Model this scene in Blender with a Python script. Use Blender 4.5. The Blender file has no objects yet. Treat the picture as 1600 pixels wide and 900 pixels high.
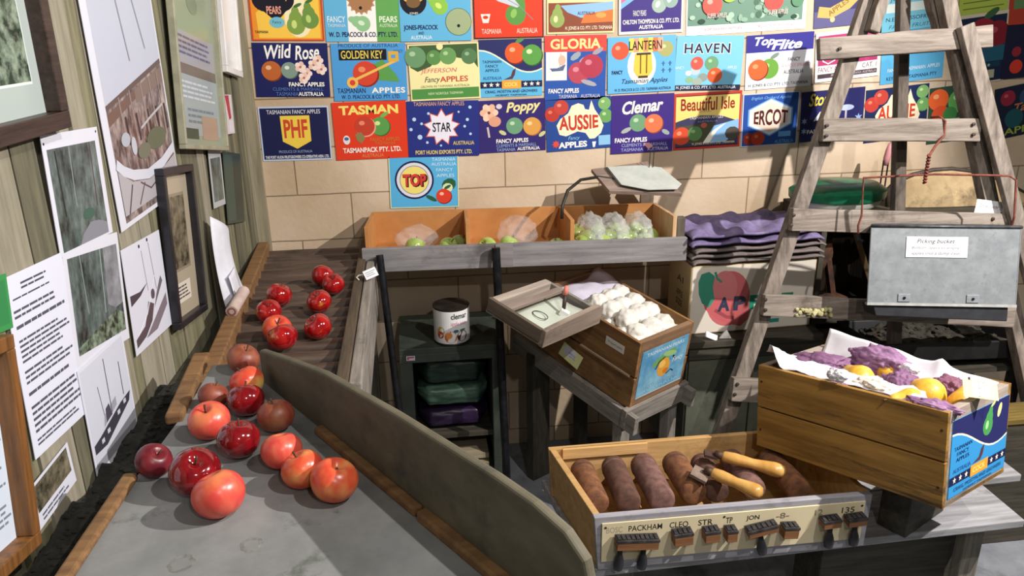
import bpy, bmesh, math, random
from mathutils import Vector, Matrix, Euler, noise
random.seed(7)
SC = bpy.context.scene
COL = SC.collection
R_ = math.radians

# ------------------------------------------------------------------ camera, world, lights, exposure
CAM_H = 1.8
FPX = 1250.0
PSI, PIT, ROL = R_(7.0), R_(19.8), R_(0.8)
_h = Vector((math.sin(PSI), math.cos(PSI), 0))
_r0 = Vector((math.cos(PSI), -math.sin(PSI), 0))
FW = _h * math.cos(PIT) - Vector((0, 0, math.sin(PIT)))
_u0 = _h * math.sin(PIT) + Vector((0, 0, math.cos(PIT)))
RT = _r0 * math.cos(ROL) - _u0 * math.sin(ROL)
UP = _u0 * math.cos(ROL) + _r0 * math.sin(ROL)
CAM = Vector((0, 0, CAM_H))
cam_d = bpy.data.cameras.new('camera')
cam_d.sensor_width = 36.0
cam_d.lens = 36.0 * FPX / 1600.0
cam_d.clip_start = 0.02
cam = bpy.data.objects.new('camera', cam_d)
COL.objects.link(cam)
_m = Matrix((RT, UP, -FW)).transposed().to_4x4()
_m.translation = CAM
cam.matrix_world = _m
SC.camera = cam

world = bpy.data.worlds.new('world')
SC.world = world
world.use_nodes = True
_bg = world.node_tree.nodes['Background']
_bg.inputs[0].default_value = (0.86, 0.97, 0.90, 1)
_bg.inputs[1].default_value = 0.09
SC.view_settings.view_transform = 'Standard'
SC.view_settings.look = 'None'
SC.view_settings.exposure = 0.0
SC.view_settings.gamma = 1.0
SC.view_settings.use_curve_mapping = False


def spot(name, loc, target, energy, size, blend, radius, color):
    d = bpy.data.lights.new(name, 'SPOT')
    d.energy = energy
    d.spot_size = R_(size)
    d.spot_blend = blend
    d.shadow_soft_size = radius
    d.color = color
    o = bpy.data.objects.new(name, d)
    COL.objects.link(o)
    o.location = loc
    o.rotation_euler = (Vector(target) - Vector(loc)).to_track_quat('-Z', 'Y').to_euler()
    return o


spot('gallery_spotlight', (2.35, 0.78, 2.86), (0.45, 2.0, 0.95), 490, 86, 0.3, 0.018, (1.0, 0.955, 0.92))
spot('gallery_spotlight', (1.10, 0.35, 3.00), (0.65, 2.5, 1.0), 125, 100, 0.5, 0.02, (1.0, 0.955, 0.92))
spot('gallery_spotlight', (0.35, -0.6, 2.60), (0.3, 2.4, 0.9), 42, 90, 0.5, 0.03, (1.0, 0.96, 0.93))


# ------------------------------------------------------------------ helpers
def ray(px, py):
    return FW + RT * ((px - 800) / FPX) - UP * ((py - 450) / FPX)


def onplane(px, py, p0, n):
    d = ray(px, py)
    n = Vector(n)
    return CAM + d * ((Vector(p0) - CAM).dot(n) / d.dot(n))


def onz(px, py, z):
    return onplane(px, py, (0, 0, z), (0, 0, 1))


def ony(px, py, y):
    return onplane(px, py, (0, y, 0), (0, 1, 0))


WD = 3.0                                # the block wall's face
LA = R_(2.5)                            # the board wall's slight angle
LU = Vector((math.sin(LA), math.cos(LA), 0))
LN = Vector((math.cos(LA), -math.sin(LA), 0))
LP0 = Vector((-0.57, WD, 0))


def lw(px, py, off=0.0):
    return onplane(px, py, LP0 + LN * off, LN)


def hx(s, a=1.0):
    s = s.lstrip('#')
    r = []
    for i in (0, 2, 4):
        c = int(s[i:i + 2], 16) / 255
        r.append(c / 12.92 if c <= 0.04045 else ((c + 0.055) / 1.055) ** 2.4)
    return (*r, a)


_mats = {}


def M(name, c1, c2=None, rough=0.6, scale=8.0, stretch=(1, 1, 1), lo=0.35, hi=0.65, bump=0.0, metal=0.0,
      stain=None, stain_scale=3.0, stain_lo=0.55, stain_hi=0.7, coat=0.0, detail=6.0, spec=0.5, grain=None):
    """procedural surface: two tones mixed by stretched noise, an optional stain tone and bump"""
    if name in _mats:
        return _mats[name]
    m = bpy.data.materials.new(name)
    m.use_nodes = True
    nt = m.node_tree
    b = nt.nodes['Principled BSDF']
    b.inputs['Roughness'].default_value = rough
    b.inputs['Metallic'].default_value = metal
    b.inputs['Specular IOR Level'].default_value = spec
    b.inputs['Coat Weight'].default_value = coat
    b.inputs['Coat Roughness'].default_value = 0.08
    if c2 is None:
        b.inputs['Base Color'].default_value = hx(c1)
        _mats[name] = m
        return m
    tc = nt.nodes.new('ShaderNodeTexCoord')
    mp = nt.nodes.new('ShaderNodeMapping')
    mp.inputs['Scale'].default_value = stretch
    nz = nt.nodes.new('ShaderNodeTexNoise')
    nz.inputs['Scale'].default_value = scale
    nz.inputs['Detail'].default_value = detail
    nz.inputs['Roughness'].default_value = 0.65
    rp = nt.nodes.new('ShaderNodeValToRGB')
    rp.color_ramp.elements[0].position = lo
    rp.color_ramp.elements[0].color = hx(c1)
    rp.color_ramp.elements[1].position = hi
    rp.color_ramp.elements[1].color = hx(c2)
    L = nt.links.new
    L(tc.outputs['Object'], mp.inputs['Vector'])
    L(mp.outputs[0], nz.inputs['Vector'])
    L(nz.outputs['Fac'], rp.inputs['Fac'])
    out = rp.outputs['Color']
    if stain:
        n2 = nt.nodes.new('ShaderNodeTexNoise')
        n2.inputs['Scale'].default_value = stain_scale
        n2.inputs['Detail'].default_value = 8
        n2.inputs['Roughness'].default_value = 0.7
        r2 = nt.nodes.new('ShaderNodeValToRGB')
        r2.color_ramp.elements[0].position = stain_lo
        r2.color_ramp.elements[0].color = (0, 0, 0, 1)
        r2.color_ramp.elements[1].position = stain_hi
        r2.color_ramp.elements[1].color = (1, 1, 1, 1)
        mx = nt.nodes.new('ShaderNodeMix')
        mx.data_type = 'RGBA'
        L(mp.outputs[0] if grain else tc.outputs['Object'], n2.inputs['Vector'])
        L(n2.outputs['Fac'], r2.inputs['Fac'])
        L(r2.outputs['Color'], mx.inputs[0])
        L(out, mx.inputs[6])
        mx.inputs[7].default_value = hx(stain)
        out = mx.outputs[2]
    L(out, b.inputs['Base Color'])
    if bump:
        bp = nt.nodes.new('ShaderNodeBump')
        bp.inputs['Strength'].default_value = bump
        bp.inputs['Distance'].default_value = 0.004
        L(nz.outputs['Fac'], bp.inputs['Height'])
        L(bp.outputs[0], b.inputs['Normal'])
    _mats[name] = m
    return m


def INK(c, rough=0.45):
    n = 'print_' + c.lstrip('#') + ('' if rough == 0.45 else '_%d' % int(rough * 100))
    return M(n, c, None, rough=rough, spec=0.3)


def wood(name, c1, c2, axis='x', rough=0.75, stain=None, scale=5.0, bump=0.35, **k):
    st = {'x': (1.2, 14, 14), 'y': (14, 1.2, 14), 'z': (14, 14, 1.2)}[axis]
    return M(name, c1, c2, rough=rough, scale=scale, stretch=st, bump=bump, stain=stain, **k)


class MB:
    def __init__(s):
        s.v, s.f, s.m = [], [], []

    def add(s, vs, fs, m=0):
        o = len(s.v)
        s.v += [tuple(p) for p in vs]
        s.f += [tuple(i + o for i in f) for f in fs]
        s.m += [m] * len(fs)
        return s

    def box(s, c, d, rot=None, m=0, jit=0.0):
        c = Vector(c)
        vs = []
        for z in (-.5, .5):
            for x, y in ((-.5, -.5), (.5, -.5), (.5, .5), (-.5, .5)):
                p = Vector((x * d[0], y * d[1], z * d[2]))
                if jit:
                    p += Vector((random.uniform(-jit, jit) for _ in range(3)))
                if rot is not None:
                    p = (rot @ p) if isinstance(rot, Matrix) else (Euler(rot).to_matrix() @ p)
                vs.append(c + p)
        return s.add(vs, [(0, 3, 2, 1), (4, 5, 6, 7), (0, 1, 5, 4), (1, 2, 6, 5), (2, 3, 7, 6), (3, 0, 4, 7)], m)

    def span(s, a, b, m=0):
        a, b = Vector(a), Vector(b)
        return s.box((a + b) / 2, [abs(q) for q in (b - a)], m=m)

    def beam(s, a, b, w, t, up=(0, 0, 1), m=0, jit=0.0):
        """bar from a to b; w across, t along up"""
        a, b = Vector(a), Vector(b)
        x = (b - a)
        ln = x.length
        x.normalize()
        z = Vector(up)
        z = (z - x * z.dot(x)).normalized()
        y = z.cross(x)
        return s.box((a + b) / 2, (ln, w, t), Matrix((x, y, z)).transposed(), m, jit)

    def prism(s, poly, off, m=0):
        n = len(poly)
        off = Vector(off)
        a = [Vector(p) for p in poly]
        b = [p + off for p in a]
        fs = [tuple(range(n - 1, -1, -1)), tuple(range(n, 2 * n))]
        fs += [(i, (i + 1) % n, n + (i + 1) % n, n + i) for i in range(n)]
        return s.add(a + b, fs, m)

    def tube(s, path, r, seg=8, m=0, closed=False):
        P = [Vector(p) for p in path]
        n = len(P)
        rr = r if isinstance(r, (list, tuple)) else [r] * n
        vs = []
        ref = None
        for i, p in enumerate(P):
            if closed:
                t = P[(i + 1) % n] - P[i - 1]
            else:
                t = P[min(i + 1, n - 1)] - P[max(i - 1, 0)]
            t.normalize()
            if ref is None:
                ref = Vector((0, 0, 1)) if abs(t.z) < .9 else Vector((1, 0, 0))
            x = (ref - t * ref.dot(t)).normalized()
            ref = x
            y = t.cross(x)
            for k in range(seg):
                a = 2 * math.pi * k / seg
                vs.append(p + (x * math.cos(a) + y * math.sin(a)) * rr[i])
        fs = []
        for i in range(n if closed else n - 1):
            j = (i + 1) % n
            for k in range(seg):
                l = (k + 1) % seg
                fs.append((i * seg + k, i * seg + l, j * seg + l, j * seg + k))
        if not closed:
            fs.append(tuple(range(seg - 1, -1, -1)))
            fs.append(tuple((n - 1) * seg + k for k in range(seg)))
        return s.add(vs, fs, m)

    def lathe(s, prof, seg=24, m=0, mat=None, lobes=None):
        vs, fs = [], []
        n = len(prof)
        for i, (r, z) in enumerate(prof):
            for k in range(seg):
                a = 2 * math.pi * k / seg
                q = r * (lobes(a, i / (n - 1)) if lobes else 1)
                p = Vector((q * math.cos(a), q * math.sin(a), z))
                vs.append(mat @ p if mat is not None else p)
        for i in range(n - 1):
            for k in range(seg):
                l = (k + 1) % seg
                fs.append((i * seg + k, i * seg + l, (i + 1) * seg + l, (i + 1) * seg + k))
        fs.append(tuple(range(seg - 1, -1, -1)))
        fs.append(tuple((n - 1) * seg + k for k in range(seg)))
        return s.add(vs, fs, m)

    def grid(s, nu, nv, fn, m=0, thick=0.0):
        """sheet; fn(u,v)->point, closed into a thin solid when thick is given"""
        pts = [[Vector(fn(i / nu, j / nv)) for i in range(nu + 1)] for j in range(nv + 1)]
        W = nu + 1
        vs = [p for row in pts for p in row]
        fs = [(j * W + i, j * W + i + 1, (j + 1) * W + i + 1, (j + 1) * W + i) for j in range(nv) for i in range(nu)]
        if not thick:
            return s.add(vs, fs, m)
        N = len(vs)
        nor = []
        for j in range(nv + 1):
            for i in range(nu + 1):
                du = pts[j][min(i + 1, nu)] - pts[j][max(i - 1, 0)]
                dv = pts[min(j + 1, nv)][i] - pts[max(j - 1, 0)][i]
                q = du.cross(dv)
                nor.append(q.normalized() if q.length > 1e-12 else Vector((0, 0, 1)))
        low = [p - nn * thick for p, nn in zip(vs, nor)]
        f2 = [tuple(N + k for k in reversed(f)) for f in fs]
        b = [i for i in range(nu)]
        loop = [i for i in range(nu + 1)] + [j * W + nu for j in range(1, nv + 1)] + \
               [nv * W + i for i in range(nu - 1, -1, -1)] + [j * W for j in range(nv - 1, 0, -1)]
        side = [(loop[k], loop[k] + N, loop[(k + 1) % len(loop)] + N, loop[(k + 1) % len(loop)]) for k in range(len(loop))]
        return s.add(vs + low, fs + f2 + side, m)

    def ico(s, c, r, sub=3, fn=None, m=0, sc=(1, 1, 1), rot=None):
        bm = bmesh.new()
        bmesh.ops.create_icosphere(bm, subdivisions=sub, radius=1.0)
        bm.verts.ensure_lookup_table()
        vs = []
        for q in bm.verts:
            p = q.co.copy()
            k = fn(p) if fn else 1.0
            p = Vector((p.x * sc[0], p.y * sc[1], p.z * sc[2])) * (r * k)
            if rot is not None:
                p = rot @ p
            vs.append(Vector(c) + p)
        fs = [tuple(v.index for v in f.verts) for f in bm.faces]
        bm.free()
        return s.add(vs, fs, m)

    def build(s, name, mats, parent=None, smooth=False, bevel=0.0, seg=2, auto=None):
        me = bpy.data.meshes.new(name)
        me.from_pydata(s.v, [], s.f)
        for q in (mats if isinstance(mats, (list, tuple)) else [mats]):
            me.materials.append(q)
        me.polygons.foreach_set('material_index', s.m)
        if smooth:
            me.polygons.foreach_set('use_smooth', [True] * len(s.f))
        me.update()
        bm = bmesh.new()
        bm.from_mesh(me)
        bmesh.ops.recalc_face_normals(bm, faces=bm.faces)
        bm.to_mesh(me)
        bm.free()
        if auto:
            me.set_sharp_from_angle(angle=R_(auto))
        o = bpy.data.objects.new(name, me)
        COL.objects.link(o)
        if parent is not None:
            o.parent = parent
        if bevel:
            md = o.modifiers.new('bevel', 'BEVEL')
            md.width = bevel
            md.segments = seg
            md.limit_method = 'ANGLE'
            md.angle_limit = R_(40)
        return o


def tag(o, label, cat, group=None, kind=None):
    if label:
        o['label'] = label
    if cat:
        o['category'] = cat
    if group:
        o['group'] = group
    if kind:
        o['kind'] = kind
    return o


def thing(name, label, cat, loc=(0, 0, 0), rot=(0, 0, 0), group=None, mat=None):
    o = bpy.data.objects.new(name, None)
    o.empty_display_size = 0.05
    COL.objects.link(o)
    if mat is not None:
        o.matrix_world = mat
    else:
        o.location = loc
        o.rotation_euler = rot
    return tag(o, label, cat, group)


def struct(name, mb, mats, **k):
    o = mb.build(name, mats, **k)
    o['kind'] = 'structure'
    return o


def dup(root, loc=None, rot=None, label=None, scale=None):
    r = root.copy()
    COL.objects.link(r)
    if loc is not None:
        r.location = loc
    if rot is not None:
        r.rotation_euler = rot
    if scale is not None:
        r.scale = (scale,) * 3 if isinstance(scale, (int, float)) else scale
    if label:
        r['label'] = label
    for ch in list(root.children):
        c = ch.copy()
        COL.objects.link(c)
        c.parent = r
    return r


_txt = {}


def text_geo(s, bold=0.0, shear=0.0, spacing=1.0):
    k = (s, bold, shear, spacing)
    if k in _txt:
        return _txt[k]
    cu = bpy.data.curves.new('lettering', 'FONT')
    cu.body = s
    cu.resolution_u = 3
    cu.offset = bold
    cu.shear = shear
    cu.space_character = spacing
    ob = bpy.data.objects.new('lettering', cu)
    me = bpy.data.meshes.new_from_object(ob)
    vs = [v.co.copy() for v in me.vertices]
    fs = [tuple(p.vertices) for p in me.polygons]
    bpy.data.objects.remove(ob)
    bpy.data.curves.remove(cu)
    bpy.data.meshes.remove(me)
    if vs:
        x0 = min(v.x for v in vs); x1 = max(v.x for v in vs)
        y0 = min(v.y for v in vs); y1 = max(v.y for v in vs)
        vs = [Vector(((v.x - x0) / (x1 - x0), (v.y - y0) / (y1 - y0), 0)) for v in vs]
    _txt[k] = (vs, fs)
    return _txt[k]


class Panel:
    """a printed card: local x right, z up, its face towards -y; art in 0..1 of width and height"""

    def __init__(s, w, h, base, thick=0.0012, rough=0.45):
        s.w, s.h, s.t, s.k = w, h, thick, 0
        s.mb = MB()
        s.cols = []
        s.rough = rough
        s.mb.box((0, -thick / 2, 0), (w, thick, h), m=s.ci(base))

    def ci(s, c):
        if c not in s.cols:
            s.cols.append(c)
        return s.cols.index(c)

    def P(s, u, v):
        return Vector(((u - .5) * s.w, -s.t - .00007 * s.k, (v - .5) * s.h))

    def poly(s, pts, c):
        s.k += 1
        s.mb.add([s.P(u, v) for u, v in pts], [tuple(range(len(pts)))], s.ci(c))
        return s

    def rect(s, u0, v0, u1, v1, c):
        return s.poly([(u0, v0), (u1, v0), (u1, v1), (u0, v1)], c)

    def ell(s, u, v, ru, rv, c, n=20, rot=0.0):
        s.k += 1
        a = s.h
        pts = []
        for i in range(n):
            t = 2 * math.pi * i / n
            x, z = ru * a * math.cos(t), rv * a * math.sin(t)
            pts.append(s.P(u, v) + Vector((x * math.cos(rot) - z * math.sin(rot), 0, x * math.sin(rot) + z * math.cos(rot))))
        s.mb.add(pts, [tuple(range(n))], s.ci(c))
        return s

    def star(s, u, v, r, c, n=5, inner=.42, rot=0.0):
        s.k += 1
        pts = [s.P(u, v)]
        for i in range(2 * n):
            t = math.pi / 2 + rot + math.pi * i / n
            q = r * s.h * (1 if i % 2 == 0 else inner)
            pts.append(s.P(u, v) + Vector((q * math.cos(t), 0, q * math.sin(t))))
        s.mb.add(pts, [(0, 1 + i, 1 + (i + 1) % (2 * n)) for i in range(2 * n)], s.ci(c))
        return s

    def band(s, pts, w, c):
        """a stroke of width w (of height) through pts"""
        s.k += 1
        P = [s.P(u, v) for u, v in pts]
        L_, R2 = [], []
        for i, p in enumerate(P):
            t = (P[min(i + 1, len(P) - 1)] - P[max(i - 1, 0)]).normalized()
            n = Vector((-t.z, 0, t.x)) * (w * s.h / 2)
            L_.append(p + n); R2.append(p - n)
        n = len(P)
        s.mb.add(L_ + R2, [(i, i + 1, n + i + 1, n + i) for i in range(n - 1)], s.ci(c))
        return s

    def text(s, u, v, w, h, t, c, bold=0.0, shear=0.0, rot=0.0, sp=1.0, arch=0.0):
        """lettering fitted into w x h (fractions) centred on u, v"""
        s.k += 1
        vs, fs = text_geo(t, bold, shear, sp)
        pts = []
        for p in vs:
            x, z = (p.x - .5) * w * s.w, (p.y - .5) * h * s.h
            if arch:
                z *= 1 + arch * (1 - (2 * p.x - 1) ** 2)
            pts.append(s.P(u, v) + Vector((x * math.cos(rot) - z * math.sin(rot), 0, x * math.sin(rot) + z * math.cos(rot))))
        s.mb.add(pts, fs, s.ci(c))
        return s

    def apple(s, u, v, r, c, hi=None, leaf=None, dark=None):
        if leaf:
            s.ell(u + .5 * r * s.h / s.w, v + 1.15 * r, .5 * r, .2 * r, leaf, 10, .5)
        if dark:
            s.ell(u + .06 * r, v - .08 * r, r, r * .97, dark)
        s.ell(u, v, r * .96, r * .94, c)
        if hi:
            s.ell(u - .25 * r * s.h / s.w, v + .3 * r, .28 * r, .22 * r, hi, 12)
        return s

    def pear(s, u, v, r, c, hi=None, rot=0.0, leaf=None):
        k = s.h / s.w
        dx, dy = -math.sin(rot), math.cos(rot)
        s.ell(u, v, r, r, c)
        s.ell(u + dx * r * .75 * k, v + dy * r * .75, .72 * r, .8 * r, c, 16, rot)
        s.ell(u + dx * r * 1.4 * k, v + dy * r * 1.4, .42 * r, .6 * r, c, 16, rot)
        if hi:
            s.ell(u - .2 * r * k, v + .1 * r, .3 * r, .45 * r, hi, 12, rot)
        if leaf:
            s.ell(u + dx * r * 2.1 * k + .3 * r * k, v + dy * r * 2.1, .5 * r, .18 * r, leaf, 10, .4)
        return s

    def lines(s, u0, v0, u1, v1, n, c, fill=.45, words=6, seed=1, ragged=.25):
        """small unreadable print as rows of word-long bars"""
        rd = random.Random(seed)
        dv = (v1 - v0) / n
        s.k += 1
        y = s.P(0, 0).y
        for i in range(n):
            vt = v1 - dv * (i + .2)
            vb = vt - dv * fill
            u = u0
            end = u1 - rd.random() * ragged * (u1 - u0)
            while u < end - .01:
                wd = (u1 - u0) / words * rd.uniform(.4, 1.3)
                e = min(u + wd, end)
                q = [s.P(u, vb), s.P(e, vb), s.P(e, vt), s.P(u, vt)]
                s.mb.add([(p.x, y, p.z) for p in q], [(0, 1, 2, 3)], s.ci(c))
                u = e + .012
        return s

    def build(s, name, parent=None, mats=None):
        o = s.mb.build(name, mats or [INK(c, s.rough) if isinstance(c, str) else c for c in s.cols], parent)
        return o


def frame_of(tl, tr, bl):
    """matrix, width, height of the card nearest to these three world corners"""
    x = tr - tl
    z = tl - bl
    w, h = x.length, z.length
    c = tl + x / 2 - z / 2
    x.normalize()
    z.normalize()
    nrm = z.cross(x).normalized()
    z2 = x.cross(nrm)                   # square to the top edge
    z = (z.normalized() + z2.normalized()).normalized()
    x = nrm.cross(z).normalized()
    m = Matrix((x, nrm, z)).transposed().to_4x4()
    m.translation = c
    return m, w, h
# ------------------------------------------------------------------ the setting
def block_material():
    m = bpy.data.materials.new('painted_block')
    m.use_nodes = True
    nt = m.node_tree
    L = nt.links.new
    b = nt.nodes['Principled BSDF']
    b.inputs['Roughness'].default_value = .75
    b.inputs['Specular IOR Level'].default_value = .25
    tc = nt.nodes.new('ShaderNodeTexCoord')
    sp = nt.nodes.new('ShaderNodeSeparateXYZ')
    cb = nt.nodes.new('ShaderNodeCombineXYZ')
    mp = nt.nodes.new('ShaderNodeMapping')
    mp.inputs['Location'].default_value = (.234 + .39 * 4, -1.1285 + .176 * 8, 0)
    br = nt.nodes.new('ShaderNodeTexBrick')
    br.offset = .5
    br.inputs['Scale'].default_value = 1
    br.inputs['Brick Width'].default_value = .39
    br.inputs['Row Height'].default_value = .176
    br.inputs['Mortar Size'].default_value = .0035
    br.inputs['Mortar Smooth'].default_value = .6
    br.inputs['Color1'].default_value = hx('#d8c4ac')
    br.inputs['Color2'].default_value = hx('#cfbaa2')
    br.inputs['Mortar'].default_value = hx('#94826c')
    L(tc.outputs['Object'], sp.inputs[0])
    L(sp.outputs['X'], cb.inputs['X'])
    L(sp.outputs['Z'], cb.inputs['Y'])
    L(cb.outputs[0], mp.inputs['Vector'])
    wob = nt.nodes.new('ShaderNodeTexNoise')
    wob.inputs['Scale'].default_value = 9
    wm = nt.nodes.new('ShaderNodeVectorMath'); wm.operation = 'MULTIPLY_ADD'
    wm.inputs[1].default_value = (.006, .006, .006)
    L(tc.outputs['Object'], wob.inputs['Vector'])
    L(wob.outputs['Color'], wm.inputs[0])
    L(mp.outputs[0], wm.inputs[2])
    L(wm.outputs[0], br.inputs['Vector'])
    nz = nt.nodes.new('ShaderNodeTexNoise')
    nz.inputs['Scale'].default_value = 45
    nz.inputs['Detail'].default_value = 6
    L(tc.outputs['Object'], nz.inputs['Vector'])
    ad = nt.nodes.new('ShaderNodeMath'); ad.operation = 'MULTIPLY_ADD'
    ad.inputs[1].default_value = -1.6
    L(br.outputs['Fac'], ad.inputs[0])
    L(nz.outputs['Fac'], ad.inputs[2])
    bp = nt.nodes.new('ShaderNodeBump')
    bp.inputs['Strength'].default_value = .35
    bp.inputs['Distance'].default_value = .004
    L(ad.outputs[0], bp.inputs['Height'])
    L(bp.outputs[0], b.inputs['Normal'])
    mx = nt.nodes.new('ShaderNodeMix'); mx.data_type = 'RGBA'; mx.blend_type = 'MULTIPLY'
    n3 = nt.nodes.new('ShaderNodeTexNoise'); n3.inputs['Scale'].default_value = 2.2; n3.inputs['Detail'].default_value = 5
    r3 = nt.nodes.new('ShaderNodeValToRGB')
    r3.color_ramp.elements[0].position = .35; r3.color_ramp.elements[0].color = hx('#e4ddd0')
    r3.color_ramp.elements[1].position = .6; r3.color_ramp.elements[1].color = (1, 1, 1, 1)
    L(tc.outputs['Object'], n3.inputs['Vector'])
    L(n3.outputs['Fac'], r3.inputs['Fac'])
    mx.inputs[0].default_value = 1
    L(br.outputs['Color'], mx.inputs[6])
    L(r3.outputs['Color'], mx.inputs[7])
    L(mx.outputs[2], b.inputs['Base Color'])
    return m


struct('floor', MB().span((-2.2, -1.0, -.1), (4.2, 3.15, 0)), M('worn_concrete', '#6d7076', '#8a8d92', rough=.8, scale=5, stain='#4c4d4b', bump=.1))
struct('wall_back', MB().span((-.63, WD, 0), (4.2, WD + .15, 3.1)), block_material())
# board wall on the left: separate-width vertical boards with dark gaps, one shell
bw = MB()
wl = thing('wall_frame', None, None, LP0, (0, 0, R_(90) - LA))
COL.objects.unlink(wl)
rd = random.Random(3)
LM = Matrix.Rotation(R_(90) - LA, 4, 'Z'); LM.translation = LP0


def toW(p):
    return LM @ Vector(p)


s = 0.02
bm_ = MB()
while s > -3.4:
    w = rd.choice((.085, .1, .07, .12, .05))
    d = rd.choice((0, .006, .012, .003))
    bm_.span((s - w + .005, d, 0), (s, .03, 3.1), m=rd.choice((0, 0, 1, 2)))
    s -= w
bm_.span((-3.4, .03, 0), (.03, .06, 3.1), m=3)
wallL = bm_.build('wall_left', [wood('board_olive', '#5f5b46', '#858064', 'z', scale=3, stain='#5a5640'),
                                wood('board_grey', '#7c7664', '#9c9583', 'z', scale=3),
                                wood('board_dull', '#4f4d3e', '#716c56', 'z', scale=3),
                                M('gap_dark', '#1a1a14')])
wallL.matrix_world = LM
wallL['kind'] = 'structure'
bpy.data.objects.remove(wl)
corner = MB().span((-.585, WD - .03, 0), (-.545, WD, 3.1))
struct('trim_1', corner, wood('corner_post', '#7c745c', '#9c937a', 'z', scale=3))

# ------------------------------------------------------------------ fruit labels on the block wall
NAVY, BLUE, SKY, RED, ORG, YEL, WHT, GRN, PUR, BLK, CRM = ('#1c2158', '#2c55a8', '#5fb0d8', '#d63a22', '#e07a34', '#e8cf5c', '#f2efe8',
                                                           '#5c9a4c', '#3a2670', '#141420', '#efe2b0')
LG = 'fruit labels pinned on the block wall'
_li = [0]


def wlabel(tl, tr, bl, base, label, thick=.0012):
    off = .0012 + .0014 * (_li[0] % 3)
    _li[0] += 1
    A, B, Cc = (ony(*q, WD - off) for q in (tl, tr, bl))
    m, w, h = frame_of(A, B, Cc)
    p = Panel(w, h, base, thick)

    def done():
        o = p.build('fruit_label')
        o.matrix_world = m
        tag(o, label, 'label', LG)
        return o
    return p, done


# top row
p, D_ = wlabel((388, -22), (503, -26), (393, 66), '#e8902c', 'orange and yellow fruit label with a black heart and two green pears')
p.poly([(.1, .05), (.95, .05), (.95, .95), (.5, .95), (.08, .5)], '#f0c24a').ell(.66, .42, .26, .36, '#f2e4b8')
p.ell(.22, .74, .24, .22, BLK).ell(.44, .74, .24, .22, BLK).poly([(.06, .68), (.6, .68), (.42, .42), (.3, .4)], BLK)
p.text(.33, .77, .44, .12, 'Huon Valley', '#e8a08c', shear=.2, bold=.02).text(.33, .55, .2, .14, 'PEARS', '#e8a08c', bold=.02)
p.ell(.36, .33, .14, .1, '#6fb4c8').text(.36, .33, .12, .07, 'Fancy', BLK).pear(.62, .28, .17, '#7d9a44', '#c5d67c', .0, '#3f6a34').pear(.82, .38, .16, '#6d8f42', '#b4cc70', .15, '#3f6a34')
p.text(.14, .16, .18, .05, 'TASMANIA', BLK)
for q in ((0, 0, 1, .025), (0, 0, .02, 1), (.98, 0, 1, 1)):
    p.rect(*q, '#c8472c')
D_()
p, D_ = wlabel((505, -22), (624, -25), (509, 67), '#62aed4', 'blue white and green striped fruit label with a brown echidna over a pear')
p.rect(.3, 0, .68, 1, WHT).rect(.68, 0, 1, 1, '#63a253').star(.49, .74, .27, '#b98a62', 16, .8).ell(.49, .72, .22, .2, '#a87850').ell(.48, .6, .03, .03, BLK)
p.pear(.5, .32, .14, '#8fbf8c', '#d2e6c8', 1.2).text(.15, .4, .24, .11, 'FANCY', '#d5e8ef', bold=.02).text(.84, .4, .24, .11, 'PEARS', '#e6f2d8', bold=.02)
p.text(.15, .29, .24, .06, 'TASMANIA', '#d5e8ef').text(.84, .29, .24, .06, 'AUSTRALIA', '#e6f2d8').text(.5, .13, .92, .09, 'W. D. PEACOCK & CO. PTY. LTD.', NAVY, bold=.02)
D_()
p, D_ = wlabel((622, -22), (735, -25), (626, 66), '#63b2d8', 'sky blue fruit label with a round dark picture, a green pear and a pale disc')
p.ell(.2, .72, .25, .25, BLK).ell(.2, .8, .2, .12, '#e0a850').ell(.2, .7, .13, .1, '#7a5a34').text(.2, .5, .12, .05, 'JONES', WHT).pear(.57, .62, .15, '#8fc24a', '#d2e878', .9)
p.ell(.82, .34, .25, .25, '#56633c').ell(.82, .34, .24, .24, '#9fae84').ell(.82, .27, .03, .03, BLK).text(.75, .96, .5, .08, 'TASMANIAN PEARS', '#cfe3ee').text(.7, .85, .2, .08, 'FANCY', NAVY, bold=.02)
p.text(.29, .24, .48, .11, 'JONES-PEACOCK', NAVY, bold=.02).text(.29, .15, .08, .05, 'AND', NAVY).text(.29, .07, .3, .07, 'AUSTRALIA', '#d8ecf4', bold=.02)
D_()
p, D_ = wlabel((738, -28), (849, -30), (741, 61), '#dc4024', 'red fruit label with a white feather across a green pear')
p.pear(.6, .42, .19, '#5c9444', '#8cbc5c', -.35)
p.poly([(.02, 1), (.1, .9), (.35, .66), (.62, .54), (.66, .57), (.55, .74), (.32, .92), (.15, 1)], '#c9ced4').band([(.05, .98), (.4, .75), (.66, .56), (.85, .32)], .012, '#8a8f98')
p.poly([(.1, .44), (.24, .44), (.21, .28), (.13, .28)], '#eadfd2').ell(.17, .38, .05, .03, RED).text(.25, .13, .28, .09, 'TASMANIA', '#f4dcc8').text(.76, .13, .3, .09, 'AUSTRALIA', '#f4dcc8')
for q in ((0, 0, 1, .02), (0, 0, .015, 1), (.985, 0, 1, 1)):
    p.rect(*q, '#4a1a18')
D_()
p, D_ = wlabel((854, -36), (961, -37), (855, 53), '#efe2a0', 'pale yellow fruit label with a pear beside a blue bay and brown cliffs')
p.rect(.02, .03, .98, .55, '#8a4a34').poly([(.2, .5), (.98, .56), (.98, .3), (.5, .28), (.3, .38)], '#8fb8d8').poly([(.55, .34), (.98, .42), (.98, .2), (.5, .18)], '#d8783c').ell(.8, .32, .1, .05, '#e8a050')
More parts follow.
